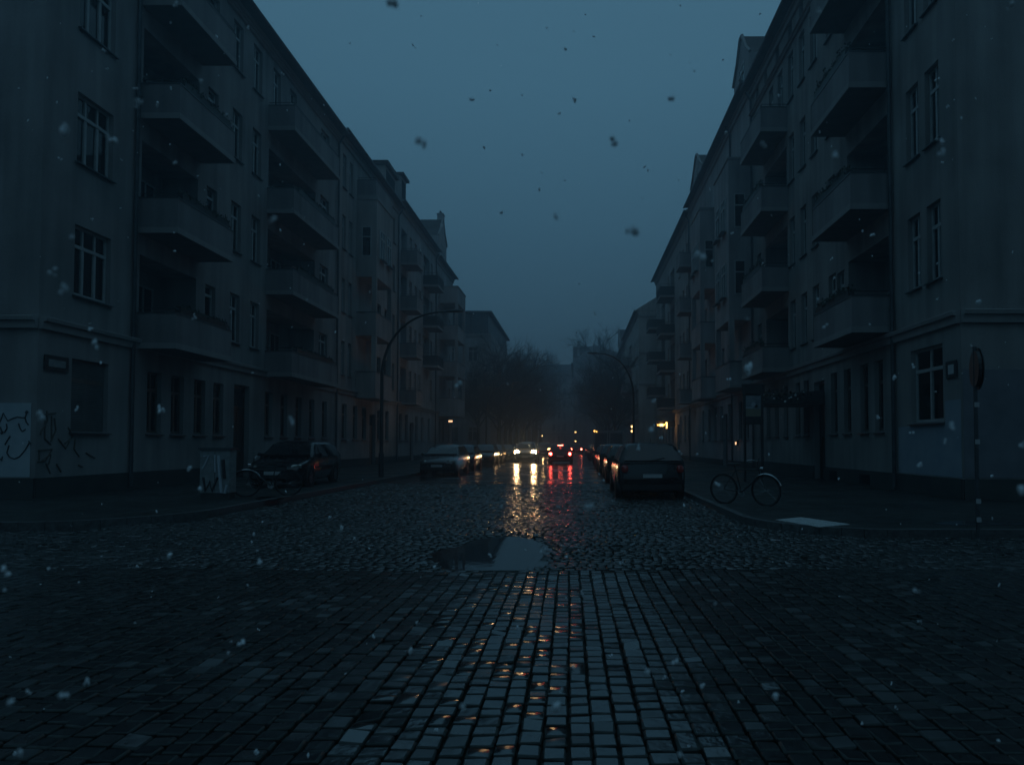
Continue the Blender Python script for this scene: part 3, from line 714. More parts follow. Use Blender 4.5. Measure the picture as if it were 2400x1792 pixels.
# =================================================================== GROUND
mb = MB(); mb.face([(-700, -700, -.09), (700, -700, -.09), (700, 900, -.09), (-700, 900, -.09)], M['ground']); tag(mb.build('ground', None), kind='structure')
gm = MB(); gm.face([(-60, -6, -.05), (60, -6, -.05), (60, 26, -.05), (-60, 26, -.05)], M['joint'])
tag(gm.build('roadbed', None), kind='structure')
rm = MB(); rm.face([(-7.6, 25.5, -.003), (3.2, 25.5, -.003), (3.2, 165, -.003), (-7.6, 165, -.003)], M['road_far'])
tag(rm.build('road', None), kind='structure')

PUD = [(300, 280), (400, 250), (600, 215), (720, 172), (850, 146), (1100, 134), (1250, 150), (1370, 185), (1480, 235), (1440, 290), (1380, 312), (1440, 362), (1380, 402), (1290, 428), (1000, 434), (700, 430), (440, 425), (400, 395), (340, 350), (288, 318)]
def px2g(px, py, h=1.5):
    yc = (990 - py) / 1600; th = R_(1.8); c, s = math.cos(th), math.sin(th)
    y, z = c - yc * s, s + yc * c; t = -h / z; return ((px - 1350) / 1600 * t, y * t)
pud = [px2g(950 + u / 4.426, 1230 + v / 4.426) for u, v in PUD]
pud2 = [(-.92 + .48 * math.cos(a) * (1 + .2 * math.sin(3 * a)), 5.75 + .42 * math.sin(a) * (1 + .25 * math.cos(2 * a))) for a in [i * math.pi / 9 for i in range(18)]]
pud2 = [(x + (.5 * (y - 5.75)), y) for x, y in pud2]
pudR = [(6.2, 11.9), (6.9, 12.3), (7.6, 12.25), (8.4, 12.0), (8.9, 11.85), (8.3, 11.7), (7.4, 11.72), (6.8, 11.6)]
pudL = [px2g(632 + 34 * math.cos(a), 1168 + 5 * math.sin(a), 1.38) for a in [i * math.pi / 6 for i in range(12)]]
pudS = [px2g(1690 + 30 * math.cos(a), 1219 + 8 * math.sin(a)) for a in [i * math.pi / 6 for i in range(12)]]
def sdf_np(x, y, poly):
    """signed distance (negative inside) to polygon"""
    d = np.full(x.shape, 1e9); ins = np.zeros(x.shape, bool); n = len(poly)
    for i in range(n):
        x0, y0 = poly[i]; x1, y1 = poly[(i + 1) % n]
        ex, ey = x1 - x0, y1 - y0; wx, wy = x - x0, y - y0
        t = np.clip((wx * ex + wy * ey) / (ex * ex + ey * ey), 0, 1)
        d = np.minimum(d, np.hypot(wx - ex * t, wy - ey * t))
        c = ((y0 > y) != (y1 > y)) & (x < (x1 - x0) * (y - y0) / ((y1 - y0) or 1e-9) + x0)
        ins ^= c
    return np.where(ins, -d, d)
_w = np.random.RandomState(5)
_k = [(_w.uniform(.3, 1.6), _w.uniform(0, 6.28), _w.uniform(0, 6.28)) for _ in range(14)]
def hfield(x, y):
    h = np.zeros(x.shape)
    for f, a, p in _k: h += np.sin(f * 2.2 * (x * math.cos(a) + y * math.sin(a)) + p) / (f * 2.2) * .0022
    h += .032 * (y - 9.5) * np.exp(-((x + 1.1) ** 2 / 7 + (y - 9.6) ** 2 / 8))
    for pl, dep in ((pud, .034), (pud2, .011)):
        d = sdf_np(x, y, pl); h += -dep * np.clip(.5 - d / .5, 0, 1)
    return h

def stones(name, cells, mat, rs, dome=.006, rnd=.004, tilt=.015, edges=True):
    """cells: array n x 4 x 2 corner points (ccw). Every stone a 4x4 patch with a rounded rim, all in ONE paving mesh."""
    C = np.asarray(cells); n = len(C); cen = C.mean(1)
    us = np.array([0, .075, .925, 1.]); U, V = np.meshgrid(us, us)
    u = U.ravel()[None, :, None]; v = V.ravel()[None, :, None]
    Pn = (C[:, None, 0] * (1 - u) * (1 - v) + C[:, None, 1] * u * (1 - v) + C[:, None, 2] * u * v + C[:, None, 3] * (1 - u) * v)
    # round off corners
    cor = ((U.ravel() % 1 == 0) & (V.ravel() % 1 == 0))
    Pn[:, cor] += (cen[:, None] - Pn[:, cor]) * .12
    Pn += rs.uniform(-rnd, rnd, Pn.shape)
    edge = (U.ravel() % 1 == 0) | (V.ravel() % 1 == 0)
    loc = Pn - cen[:, None]
    tl_ = rs.choice([1.0, 2.4, 5.5], (n, 1), p=[.74, .19, .07])
    z = hfield(cen[:, 0], cen[:, 1])[:, None] + rs.normal(0, .0024, (n, 1)) + loc[:, :, 0] * tl_ * rs.normal(0, tilt, (n, 1)) + loc[:, :, 1] * tl_ * rs.normal(0, tilt, (n, 1))
    z = z + np.where(edge, -.003 - dome, 0)[None, :] + rs.uniform(-.0012, .0012, (n, 16)) * edge[None, :]
    z[:, cor] -= .006
    V3 = np.concatenate([Pn, z[:, :, None]], 2).reshape(-1, 3)
    q = []
    for j in range(3):
        for i in range(3): a = j * 4 + i; q.append((a, a + 1, a + 5, a + 4))
    q = np.array(q); Fq = (q[None] + (np.arange(n) * 16)[:, None, None]).reshape(-1, 4)
    # skirts
    ring = [0, 1, 2, 3, 7, 11, 15, 14, 13, 12, 8, 4]
    low = V3.reshape(n, 16, 3)[:, ring].copy(); low[:, :, 2] = -.06
    nb = len(V3); V3 = np.concatenate([V3, low.reshape(-1, 3)])
    sk = []
    for k in range(12):
        a, b2 = ring[k], ring[(k + 1) % 12]; sk.append((a, b2, k, (k + 1) % 12))
    sk = np.array(sk); i16 = (np.arange(n) * 16)[:, None]; i12 = nb + (np.arange(n) * 12)[:, None]
    S = np.stack([sk[:, 1][None] + i16, sk[:, 0][None] + i16, sk[:, 2][None] + i12, sk[:, 3][None] + i12], 2).reshape(-1, 4)
    Fq = np.concatenate([Fq, S])
    me = bpy.data.meshes.new(name); me.vertices.add(len(V3)); me.vertices.foreach_set('co', V3.ravel())
    me.loops.add(Fq.size); me.loops.foreach_set('vertex_index', Fq.ravel().astype(np.int32))
    me.polygons.add(len(Fq)); me.polygons.foreach_set('loop_start', np.arange(0, Fq.size, 4, dtype=np.int32)); me.polygons.foreach_set('loop_total', np.full(len(Fq), 4, dtype=np.int32))
    me.update(calc_edges=True); sm_ = np.ones(len(Fq), bool); sm_[np.arange(n) * 9 + 4] = (rs.rand(n) < np.where((cen[:, 0] > -1.25) & (cen[:, 0] < .08), .28, .0)) if edges else True; me.polygons.foreach_set('use_smooth', sm_); 
    for mt_ in (mat, M['joint'], M['setts_b'], M['setts_c'], M['sett_edge']): me.materials.append(mt_)
    mi_ = np.ones(len(Fq), np.int32); mi_[:n * 9] = np.repeat(rs.choice([0, 2, 3], n, p=[.72, .18, .10]), 9); e_ = np.arange(n * 9) % 9 != 4; e_ &= np.repeat(rs.rand(n) < (1.0 if edges else .8), 9); mi_[:n * 9][e_] = 4; me.polygons.foreach_set('material_index', mi_)
    me.validate(); o = link(name, me); tag(o, kind='structure'); return o

# foreground: setts in long columns running away from the camera
rs = np.random.RandomState(11); cells = []
x = -10.5
while x < 10.5:
    wd = rs.uniform(.118, .15); y = 1.6 + rs.uniform(0, .1)
    ph, am = rs.uniform(0, 6.28), rs.uniform(.0, .006)
    f = lambda yy: am * math.sin(yy * 1.7 + ph) + .02 * math.sin(yy * .55 + x * .8) 
    while y < 8.28:
        ln = rs.uniform(.105, .16)
        if rs.rand() < .06: ln *= 1.5
        y1 = min(y + ln, 8.3); gx = rs.uniform(.007, .017) / 2; gy = rs.uniform(.010, .024) / 2; sk = rs.uniform(-.006, .006)
        cells.append([(x + gx + f(y), y + gy), (x + wd - gx + f(y), y + gy + sk), (x + wd - gx + f(y1), y1 - gy + sk), (x + gx + f(y1), y1 - gy)])
        y = y1
    x += wd
stones('sett_paving', cells, M['setts'], rs, rnd=.0055)
# beyond: small cobbles laid in wavering rows across the street
cells = []; y = 8.32
def half(y): return (-11.5, 9) if y < 13 else (-7.55, 3.12)
while y < 26:
    k = 1 if y < 15 else 1.25
    hh = rs.uniform(.085, .125) * k; x, xe = half(y); x += rs.uniform(0, .1)
    ph = rs.uniform(0, 6.28)
    g = lambda xx: .03 * math.sin(xx * .9 + y * .15) + .008 * math.sin(xx * 3.1 + ph)
    while x < xe:
        wd = rs.uniform(.09, .17) * k; gx = rs.uniform(.006, .016) / 2; gy = rs.uniform(.004, .012) / 2; x1 = x + wd
        cells.append([(x + gx, y + gy + g(x)), (x1 - gx, y + gy + g(x1)), (x1 - gx, y + hh - gy + g(x1)), (x + gx, y + hh - gy + g(x))])
        x = x1
    y += hh
# leave out what the pavements cover
cells = [c for c in cells if not (c[0][0] < -8.6 and c[0][1] > 11.8) and not (c[1][0] > 4.6 and c[0][1] > 11.0)]
stones('cobbled_paving', cells, M['cobbles'], rs, dome=.005, rnd=.006, tilt=.03, edges=False)

def flat_poly(name, poly, z, mat, label, cat, slope=0.0):
    mb = MB(); n = len(poly)
    # smooth outline
    P2 = []
    for i in range(n):
        p0, p1, p2, p3 = [poly[(i + k) % n] for k in (-1, 0, 1, 2)]
        for t in (0, .25, .5, .75):
            q = [.5 * ((2 * p1[j]) + (-p0[j] + p2[j]) * t + (2 * p0[j] - 5 * p1[j] + 4 * p2[j] - p3[j]) * t * t + (-p0[j] + 3 * p1[j] - 3 * p2[j] + p3[j]) * t ** 3) for j in (0, 1)]
            P2.append((q[0], q[1], z + (q[1] - 9.5) * slope))
    mb.face(P2, mat); return tag(mb.build(name, None), kind='structure')
def wmat(name, bump, scale):
    m, nt, b = new_mat(name); b.inputs['Base Color'].default_value = (.01, .012, .012, 1); b.inputs['Roughness'].default_value = .03; b.inputs['Specular IOR Level'].default_value = .6
    tc = N(nt, 'ShaderNodeTexCoord'); n = N(nt, 'ShaderNodeTexNoise'); n.inputs['Scale'].default_value = scale; n.inputs['Detail'].default_value = 2
    nt.links.new(tc.outputs['Object'], n.inputs['Vector']); bp = N(nt, 'ShaderNodeBump'); bp.inputs['Strength'].default_value = bump; bp.inputs['Distance'].default_value = .004
    nt.links.new(n.outputs['Fac'], bp.inputs['Height']); nt.links.new(bp.outputs[0], b.inputs['Normal']); return m
M['water'] = wmat('puddle_water_rippled', .18, 9)
pc_ = (sum(p[0] for p in pud) / len(pud), sum(p[1] for p in pud) / len(pud))
flat_poly('puddle_water', [(pc_[0] + (x - pc_[0]) * 1.08, pc_[1] + (y - pc_[1]) * .98) for x, y in pud], -.0185, M['water'], '', '', .030)

# pavements with kerbs
def arc(cx, cy, r, a0, a1, n=10): return [(cx + r * math.cos(R_(a0 + (a1 - a0) * i / n)), cy + r * math.sin(R_(a0 + (a1 - a0) * i / n))) for i in range(n + 1)]
edgeL = [(-7.6, 165)] + [(-7.6, y) for y in (120, 80, 50, 30)] + arc(-10.2, 14.6, 2.6, 0, -90) + [(-60, 12.0)]
edgeR = [(3.15, 165)] + [(3.15, y) for y in (120, 80, 50, 30)] + arc(5.35, 13.2, 2.2, 180, 270) + [(60, 11.0)]
def pavement(edge, side):
    mb = MB(); n = len(edge)
    far = -60 if side < 0 else 60
    poly = [(x, y, .12) for x, y in edge] + [(far, 165, .12)]
    mb.face(poly, M['pavement']); o = tag(mb.build('pavement', None, recalc=False), kind='structure')
    kb = MB(); w = .15
    # walk the edge in 1 m stones
    pts = [Vector((x, y, 0)) for x, y in edge]
    for i in range(len(pts) - 1):
        a, b = pts[i], pts[i + 1]; L = (b - a).length; t = (b - a) / L
        nrm = Vector((-t.y, t.x, 0)) * (1 if side < 0 else -1) * -1
        if L > 45 and i == 0 or L > 30 and abs(b.y - a.y) < 1: pass
        m = max(1, int(round(L / 1.0))); m = min(m, 60)
        for j in range(m):
            p, q = a + t * (L * j / m + .004), a + t * (L * (j + 1) / m - .004)
            dz = rng.uniform(-.004, .004)
            c = [p + nrm * -.0, q + nrm * -.0, q + nrm * w, p + nrm * w]
            c = [p - nrm * .0, q - nrm * .0, q + nrm * w, p + nrm * w]
            kb.hexa([(v.x, v.y, -.05) for v in c] + [(v.x, v.y, .128 + dz) for v in c], M['kerb'])
    return o, tag(kb.build('kerb', None), kind='structure')
pavement(edgeL, -1); pavement(edgeR, 1)
flat_poly('puddle_water', pudR, .1245, wmat('thin_water_film', .6, 5), '', '')
flat_poly('puddle_water', pudL, .1245, M['water'], '', '')
flat_poly('puddle_water', pudS, .004, M['water'], '', '')

# pale plate on the pavement
mb = MB(); q = [(3.62, 12.42), (4.22, 12.84), (4.68, 11.72), (4.02, 11.34)]
mb.hexa([(x, y, .122) for x, y in q] + [(x, y, .135) for x, y in q], M['coverplate'])
cx = sum(p[0] for p in q) / 4; cy = sum(p[1] for p in q) / 4
for i in range(5):
    t = .15 + i * .17
    a = Vector((*q[0], 0)).lerp(Vector((*q[3], 0)), t); b = Vector((*q[1], 0)).lerp(Vector((*q[2], 0)), t)
    a, b = a.lerp(b, .12), b.lerp(a, .12)
    mb.tube([(a.x, a.y, .136), (b.x, b.y, .136)], .004, M['coverplate'], 4)
o = mb.build('cover_plate', None); tag(o, 'pale speckled rectangular plate lying on the pavement at the right kerb corner', 'plate')

# =================================================================== CARS
def loft(mb, secs, mat, cap=True):
    n = len(secs[0]); b = len(mb.v); k = mb.mi(mat)
    for s in secs: mb.v.extend(s)
    for i in range(len(secs) - 1):
        for j in range(n):
            mb.f.append((b + i * n + j, b + i * n + (j + 1) % n, b + (i + 1) * n + (j + 1) % n, b + (i + 1) * n + j)); mb.m.append(k)
    if cap:
        mb.f.append(tuple(b + j for j in range(n))); mb.m.append(k); b2 = b + (len(secs) - 1) * n
        mb.f.append(tuple(b2 + j for j in range(n - 1, -1, -1))); mb.m.append(k)

def wheel_meshes(r):
    key = ('wheel', r)
    if key in cache: return cache[key]
    t = MB(); prof = [(r * .64, -.1), (r * .9, -.11), (r, -.085), (r, .085), (r * .9, .11), (r * .64, .1)]; n = 28; k = t.mi(M['rubber'])
    for i in range(n):
        a = 2 * math.pi * i / n
        for rr, x in prof: t.v.append((x, rr * math.cos(a), rr * math.sin(a)))
    m = len(prof)
    for i in range(n):
        for j in range(m): t.f.append((i * m + j, i * m + (j + 1) % m, ((i + 1) % n) * m + (j + 1) % m, ((i + 1) % n) * m + j)); t.m.append(k)
    rim = MB(); rim.cyl((0, 0, 0), (1, 0, 0), r * .63, .12, M['trimblack'], 24)
    for i in range(7):
        a = 2 * math.pi * i / 7
        for sx in (-1, 1):
            rim.tube([(sx * .085, 0, 0), (sx * .085, r * .6 * math.cos(a), r * .6 * math.sin(a))], [.03, .022], M['rim'], 4)
    for sx in (-1, 1):
        rim.tube([(sx * .08, r * .61 * math.cos(2 * math.pi * i / 24), r * .61 * math.sin(2 * math.pi * i / 24)) for i in range(24)], .018, M['rim'], 5, closed=True); rim.cyl((sx * .08, 0, 0), (1, 0, 0), .05, .04, M['rim'], 10)
    cache[key] = (t.mesh('tyre', True), rim.mesh('rim', True)); return cache[key]

TYPES = {
 # y from rear (-) to front (+): body top line (y, z_top, half width factor); roof: rear glass foot, rear roof edge, front roof edge, windscreen foot
 'hatch': dict(L=4.1, W=1.75, H=1.47, belt=.93, hood=.86, tail=.98, rg=(-1.93, -1.55), fg=(.42, 1.12), wb=(-1.26, 1.28)),
 'estate': dict(L=4.55, W=1.78, H=1.48, belt=.94, hood=.86, tail=.98, rg=(-2.15, -1.75), fg=(.35, 1.1), wb=(-1.3, 1.4)),
 'sedan': dict(L=4.6, W=1.80, H=1.44, belt=.92, hood=.85, tail=1.0, rg=(-1.65, -.95), fg=(.4, 1.15), wb=(-1.33, 1.4)),
 'suv': dict(L=4.5, W=1.86, H=1.68, belt=1.06, hood=1.0, tail=1.1, rg=(-2.12, -1.78), fg=(.45, 1.08), wb=(-1.28, 1.38)),
}
def car_meshes(kind, col):
    key = ('car', kind, col)
    if key in cache: return cache[key]
    T = TYPES[kind]; L, W, H = T['L'], T['W'], T['H']; hw = W / 2; pm = P[col]; out = {}
    body = MB()
    def sec(y, w, zt, zl, rnd=.0):
        zb = T['belt']; pts = []
        half = [(0, zl), (w * .80, zl), (w * .94, zl + .08), (w * 1.0, zl + .28), (w * 1.0, min(zb - .14, zt - .06)), (w * .965, min(zb, zt - .02)), (w * .86, zt), (w * .5, zt + .02), (0, zt + .028)]
        for x, z in half: pts.append((x, y, z))
        for x, z in reversed(half[1:-1]): pts.append((-x, y, z))
        return pts
    yr, yf = -L / 2, L / 2
    tz = T['tail']; hz = T['hood']
    S = [sec(yr, hw * .84, .66, .34), sec(yr + .03, hw * .90, .78, .28), sec(yr + .09, hw * .95, tz - .06, .22), sec(yr + .3, hw * .985, tz, .2), sec(yr + .7, hw, T['belt'] + .02, .19),
         sec(0, hw, T['belt'] + .01, .18), sec(T['fg'][1] - .1, hw, T['belt'] + .01, .18), sec(T['fg'][1] + .15, hw * .99, hz + .04, .18), sec(yf - .55, hw * .97, hz - .04, .2),
         sec(yf - .22, hw * .92, hz - .12, .22), sec(yf - .07, hw * .84, hz - .22, .25), sec(yf, hw * .72, hz - .32, .3)]
    loft(body, S, pm)
    # greenhouse
    b0, b1, f1, f0 = T['rg'][0], T['rg'][1], T['fg'][0], T['fg'][1]; zb = T['belt']
    def ring(y, w, z): return [(w, y, z), (-w, y, z)]
    wt = hw * .70; wbm = hw * .955
    G = []
    def gs(y, zt, wtop):
        # arch cross-section from belt to zt
        k = (zt - zb) / max(H - zb, .01); ww = wbm + (wtop - wbm) * k
        half = [(wbm, zb - .04), (wbm - (wbm - ww) * .55, zb + (zt - zb) * .55), (ww + .01, zt - .05 * k), (ww - .07, zt), (ww * .5, zt + .02 * k), (0, zt + .03 * k)]
        return [(x, y, z) for x, z in half] + [(-x, y, z) for x, z in reversed(half[:-1])]
    ys = [(b0, zb + .02 + (tz - zb)), ((b0 * .45 + b1 * .55), zb + (H - zb) * .6 + .03), (b1, H - .035), (b1 + .35, H - .005), ((b1 + f1) / 2, H), (f1 - .25, H - .012), (f1, H - .045), ((f1 + f0) / 2, zb + (H - zb) * .52), (f0, zb + .01)]
    loft(body, [gs(y, z, wt) for y, z in ys], pm)
    # wheel arch lips
    for wy in T['wb']:
        for sx in (-1, 1):
            body.cyl((sx * (hw - .055), wy, .33), (1, 0, 0), .385, .13, M['trimblack'], 24)
    # lower bumpers
    body.box(-hw * .86, hw * .86, yr - .012, yr + .05, .3, .46, M['trimblack']); body.box(-hw * .68, hw * .68, yf - .04, yf + .012, .3, .44, M['trimblack'])
    out['body'] = body.mesh('body', True, angle=40)
    # glass panels laid on the greenhouse
    def panel(a, b, c, d, off):
        A, B, C_, D = map(Vector, (a, b, c, d)); nrm = (B - A).cross(D - A).normalized() * off; m = MB()
        m.hexa([tuple(p) for p in (A, B, C_, D)] + [tuple(p + nrm) for p in (A, B, C_, D)], M['carglass']); return m
    zr0, zr1 = zb + (tz - zb) + .06, H - .08
    rgm = MB(); k = .93
    rgm = panel((-wbm * .86, b0 - .035, zr0), (wbm * .86, b0 - .035, zr0), (wt * .9, b1 - .05, zr1), (-wt * .9, b1 - .05, zr1), .02)
    wsm = panel((wbm * .9, f0 + .02, zb + .07), (-wbm * .9, f0 + .02, zb + .07), (-wt * .92, f1 + .05, H - .1), (wt * .92, f1 + .05, H - .1), .02)
    out['rear_window'] = rgm.mesh('rear_window'); out['windscreen'] = wsm.mesh('windscreen')
    for sx, nm in ((1, 'sr'), (-1, 'sl')):
        m = MB(); zt = H - .1; zl = zb + .03
        def xs(z): return sx * (wbm + (wt + .02 - wbm) * ((z - zb) / (H - zb)) + .022)
        cuts = [(b0 + .42, b1 + .22, -.62, -.62), (-.52, -.52, .28, .28), (.36, .36, f0 - .22, f1 + .02)]
        for (ya, yat, yb, ybt) in cuts:
            if yb <= ya: continue
            q = [(xs(zl), ya, zl), (xs(zl), yb, zl), (xs(zt), ybt, zt), (xs(zt), yat, zt)]
            m.hexa([(p[0] - sx * .03, p[1], p[2]) for p in q] + q, M['carglass'])
        out[nm] = m.mesh('side_window')
    # lamps
    def lamp(mat, sx, front, w=.3, h=.16, z=.72, d=.1):
        m = MB(); yy = (yf - .2) if front else (yr + .045); s = 1 if front else -1; n = 14
        cx = sx * (hw * .74 if front else hw * .80)
        pts = []
        for i in range(n):
            a = 2 * math.pi * i / n; pts.append((cx + w / 2 * math.copysign(abs(math.cos(a)) ** .7, math.cos(a)), z + h / 2 * math.copysign(abs(math.sin(a)) ** .7, math.sin(a))))
        secs = []
        for dy, kk in ((-.12, 1.0), (d * .6, 1.0), (d, .85), (d + .02, .4)):
            secs.append([(cx + (px - cx) * kk, yy + s * dy - abs(px) * (.18 if front else .06) * s + .1 * s * (1 if front else .35), z + (pz - z) * kk) for px, pz in pts])
        loft(m, secs, mat); return m.mesh('lamp', True)
    out['lamp'] = lamp
    pl = MB(); pl.box(-.26, .26, yr - .03, yr - .002, .56 if kind != 'suv' else .66, .67 if kind != 'suv' else .77, M['plate'])
    pf = MB(); pf.box(-.26, .26, yf + .0, yf + .025, .42, .53, M['plate'])
    out['plr'] = pl.mesh('number_plate'); out['plf'] = pf.mesh('number_plate')
    for sx, nm in ((1, 'mr'), (-1, 'ml')):
        m = MB(); cx, cy, cz = sx * (hw + .07), f0 - .32, zb + .07
        secs = [[(cx + sx * (-.11 + .2 * a), cy + dy, cz + (.085 * s2)) for a, s2 in ((0, -.6), (.9, -1), (1.1, 0), (.9, 1), (0, .7))] for dy in (-.05, .02)]
        secs.append([(cx + sx * (-.06 + .12 * a), cy + .08, cz + .05 * s2) for a, s2 in ((0, -.6), (.9, -1), (1.1, 0), (.9, 1), (0, .7))])
        loft(m, secs, pm); out[nm] = m.mesh('mirror', True)
    gr = MB(); gr.box(-.42, .42, yf - .03, yf + .004, .56 if kind != 'suv' else .64, .64 if kind != 'suv' else .78, M['trimblack']); 
    for i in range(3): gr.box(-.40, .40, yf + .005, yf + .012, .565 + .026 * i, .575 + .026 * i, M['chrome'])
    out['grille'] = gr.mesh('grille')
    an = MB(); an.tube([(0, b1 + .15, H), (0, b1 - .0, H + .16)], .006, M['trimblack'], 4); out['antenna'] = an.mesh('antenna')
    wp = MB(); wp.tube([(-.05, b0 - .09, zr0 + .02), (.34, b0 + .0, zr0 + .1)], .012, M['trimblack'], 4); out['wiper'] = wp.mesh('wiper')
    cache[key] = out; return out

def car(name, label, kind, col, x, y, rz=0, tail='lens_red', head='lens_clear', brake=None, group=None, dz=0.0):
    m = car_meshes(kind, col); T = TYPES[kind]; r = .32 if kind != 'suv' else .35
    root = thing(name, label, 'car', (x, y, dz), rz, group)
    link('body', m['body'], root)
    for k in ('rear_window', 'windscreen'): link(k, m[k], root)
    link('side_window', m['sr'], root); link('side_window', m['sl'], root); link('mirror', m['mr'], root); link('mirror', m['ml'], root)
    link('number_plate', m['plr'], root); link('number_plate', m['plf'], root); link('grille', m['grille'], root); link('antenna', m['antenna'], root); link('wiper', m['wiper'], root)
    tm, rm_ = wheel_meshes(r)
    for wy in T['wb']:
        for sx in (-1, 1):
            w = bpy.data.objects.new('wheel', None); COL.objects.link(w); w.parent = root; w.location = (sx * (T['W'] / 2 - .08), wy, r); w.empty_display_size = .1
            link('tyre', tm, w); link('rim', rm_, w)
    z = .78 if kind != 'suv' else .92
    zf = .66 if kind != 'suv' else .80
    for sx in (-1, 1):
        key = ('tl', kind, tail, sx)
        if key not in cache: cache[key] = m['lamp'](M[tail], sx, False, .20, .24, z)
        link('tail_light', cache[key], root)
        key = ('hl', kind, head, sx)
        if key not in cache: cache[key] = m['lamp'](M[head], sx, True, .32 if head == 'lens_clear' else .38, .17 if head == 'lens_clear' else .36, zf if head == 'lens_clear' else zf + .04)
        link('headlight', cache[key], root)
    if brake:
        b = MB(); b.box(-.2, .2, T['rg'][1] - .1, T['rg'][1] - .06, T['H'] - .075, T['H'] - .04, M[brake]); b.build('brake_light', root)
    return root

def lamp_point(root, name, loc, energy, color, radius=.07, spot=None, rot=(0, 0, 0)):
    l = bpy.data.lights.new(name, 'SPOT' if spot else 'POINT'); l.energy = energy; l.color = color; l.shadow_soft_size = radius
    if spot: l.spot_size = R_(spot); l.spot_blend = .7
    o = bpy.data.objects.new(name, l); COL.objects.link(o); o.parent = root; o.location = loc; o.rotation_euler = rot; return o

FLIP = math.pi
# moving cars
oc = car('oncoming_car', 'oncoming light-coloured car with bright headlights on in the middle of the wet street', 'suv', 'silver', -4.1, 57.2, FLIP, head='head_on')
for sx in (-1, 1): lamp_point(oc, 'headlamp_beam', (sx * .69, 2.36, .84), 115, (1, .58, .27), .12, 40, (R_(86), 0, 0))
rc = car('braking_car', 'dark hatchback driving away with red brake lights and a lit third brake light', 'hatch', 'black', -1.15, 52.0, 0, tail='tail_on', brake='tail_core')
for sx in (-1, 1):
    m = MB(); m.cyl((sx * .70, -2.14, .79), (0, 1, 0), .085, .05, M['tail_core'], 14); m.build('brake_bulb', rc)
for sx in (-1, 1): lamp_point(rc, 'brake_glow', (sx * .7, -2.2, .78), 12, (1, .06, .045), .08, 76, (R_(-88), 0, 0))
lamp_point(rc, 'brake_glow', (0, -1.8, 1.44), 3, (1, .05, .03), .08)
oc2 = car('oncoming_car', 'second oncoming car, smaller headlights shining behind the braking car', 'suv', 'grey', -3.75, 80.2, FLIP, head='head_on_far')
rc2 = car('braking_car', 'farther car driving away, one red tail light showing right of the braking car', 'hatch', 'black', .05, 98, 0, tail='tail_core')
lamp_point(oc2, 'headlamp_beam', (0, 2.4, .8), 22, (1, .58, .22), .09, 36, (R_(86), 0, 0))
lamp_point(rc2, 'brake_glow', (.4, -2.3, .8), 3, (1, .05, .04), .1)

# parked right
G = 'cars parked along the right kerb'
car('parked_car', 'black car nearest on the right kerb, seen from behind with a dull number plate', 'suv', 'black', 2.06, 20.65, 0, group=G).scale = (1, 1, .9)
car('parked_car', 'dark green hatchback parked second in the right kerb row', 'hatch', 'green', 2.05, 28.1, 0, group=G)
car('parked_car', 'dark blue estate parked third in the right kerb row', 'estate', 'blue', 2.05, 36.4, 0, group=G)
car('parked_car', 'anthracite hatchback parked fourth in the right kerb row, in front of the van', 'hatch', 'anthracite', 2.1, 43.2, 0, group=G)
car('parked_car', 'grey car parked just beyond the van on the right kerb', 'estate', 'grey', 2.1, 63.5, 0, group=G)
car('parked_car', 'dark car parked farther beyond the van on the right', 'sedan', 'blue', 2.1, 71, 0, group=G)
car('parked_car', 'last dark car visible in the right kerb row', 'hatch', 'black', 2.1, 86.5, 0, group=G)
# parked left
G = 'cars parked along the left kerb'
car('parked_car', 'grey car parked nearest in the left kerb row, its windscreen towards the camera', 'estate', 'grey', -6.55, 34.4, FLIP, group=G)
car('parked_car', 'dark blue car parked tight behind the nearest grey car on the left kerb', 'hatch', 'blue', -6.6, 39.9, FLIP, group=G)
car('parked_car', 'black estate parked third on the left kerb, its headlamp glinting amber', 'estate', 'black', -6.65, 49.6, FLIP, group=G)
car('parked_car', 'anthracite car parked fourth on the left kerb beside the oncoming car', 'hatch', 'anthracite', -6.7, 55.6, FLIP, group=G)
car('parked_car', 'dim dark car parked fifth on the left kerb', 'sedan', 'black', -6.6, 64, FLIP, group=G)
car('parked_car', 'dim dark car parked sixth on the left kerb', 'estate', 'blue', -6.6, 71, FLIP, group=G)
car('parked_car', 'dim dark car parked last on the left kerb under the trees', 'hatch', 'grey', -6.6, 78.5, FLIP, group=G)
car('parked_car', 'black estate standing on the left pavement beside the balconied block', 'estate', 'black', -9.6, 23.6, FLIP + .06, dz=.12).scale = (1, 1, 1.0)

# van
v = thing('delivery_van', 'pale box van parked on the right kerb, taller than the cars around it', 'van', (2.35, 49.2, 0))
mb = MB(); mb.box(-1.02, 1.02, 0, 4.2, .55, 2.42, P['grey']); mb.box(-1.06, 1.06, -.03, .0, .5, 2.47, P['silver']); mb.box(-.03, .03, -.045, -.031, .6, 2.4, M['trimblack'])
mb.hexa([(-.98, 4.2, .4), (.98, 4.2, .4), (.9, 5.9, .4), (-.9, 5.9, .4), (-.98, 4.2, 2.1), (.98, 4.2, 2.1), (.85, 5.0, 2.0), (-.85, 5.0, 2.0)], P['grey']); mb.box(-.9, .9, 0, 5.4, .35, .55, M['trimblack'])
mb.build('body', v)
for sx in (-1, 1):
    m = MB(); m.box(sx * .9 - .07, sx * .9 + .07, -.06, -.031, .62, .86, M['lens_red']); m.build('tail_light', v)
    m = MB(); m.box(sx * .55 - .42, sx * .55 + .42, -.045, -.031, .7, 2.3, P['grey']); m.build('rear_door', v)
    for wy in (1.1, 4.9):
        w = bpy.data.objects.new('wheel', None); COL.objects.link(w); w.parent = v; w.location = (sx * .93, wy, .34); a, b = wheel_meshes(.35); link('tyre', a, w); link('rim', b, w)
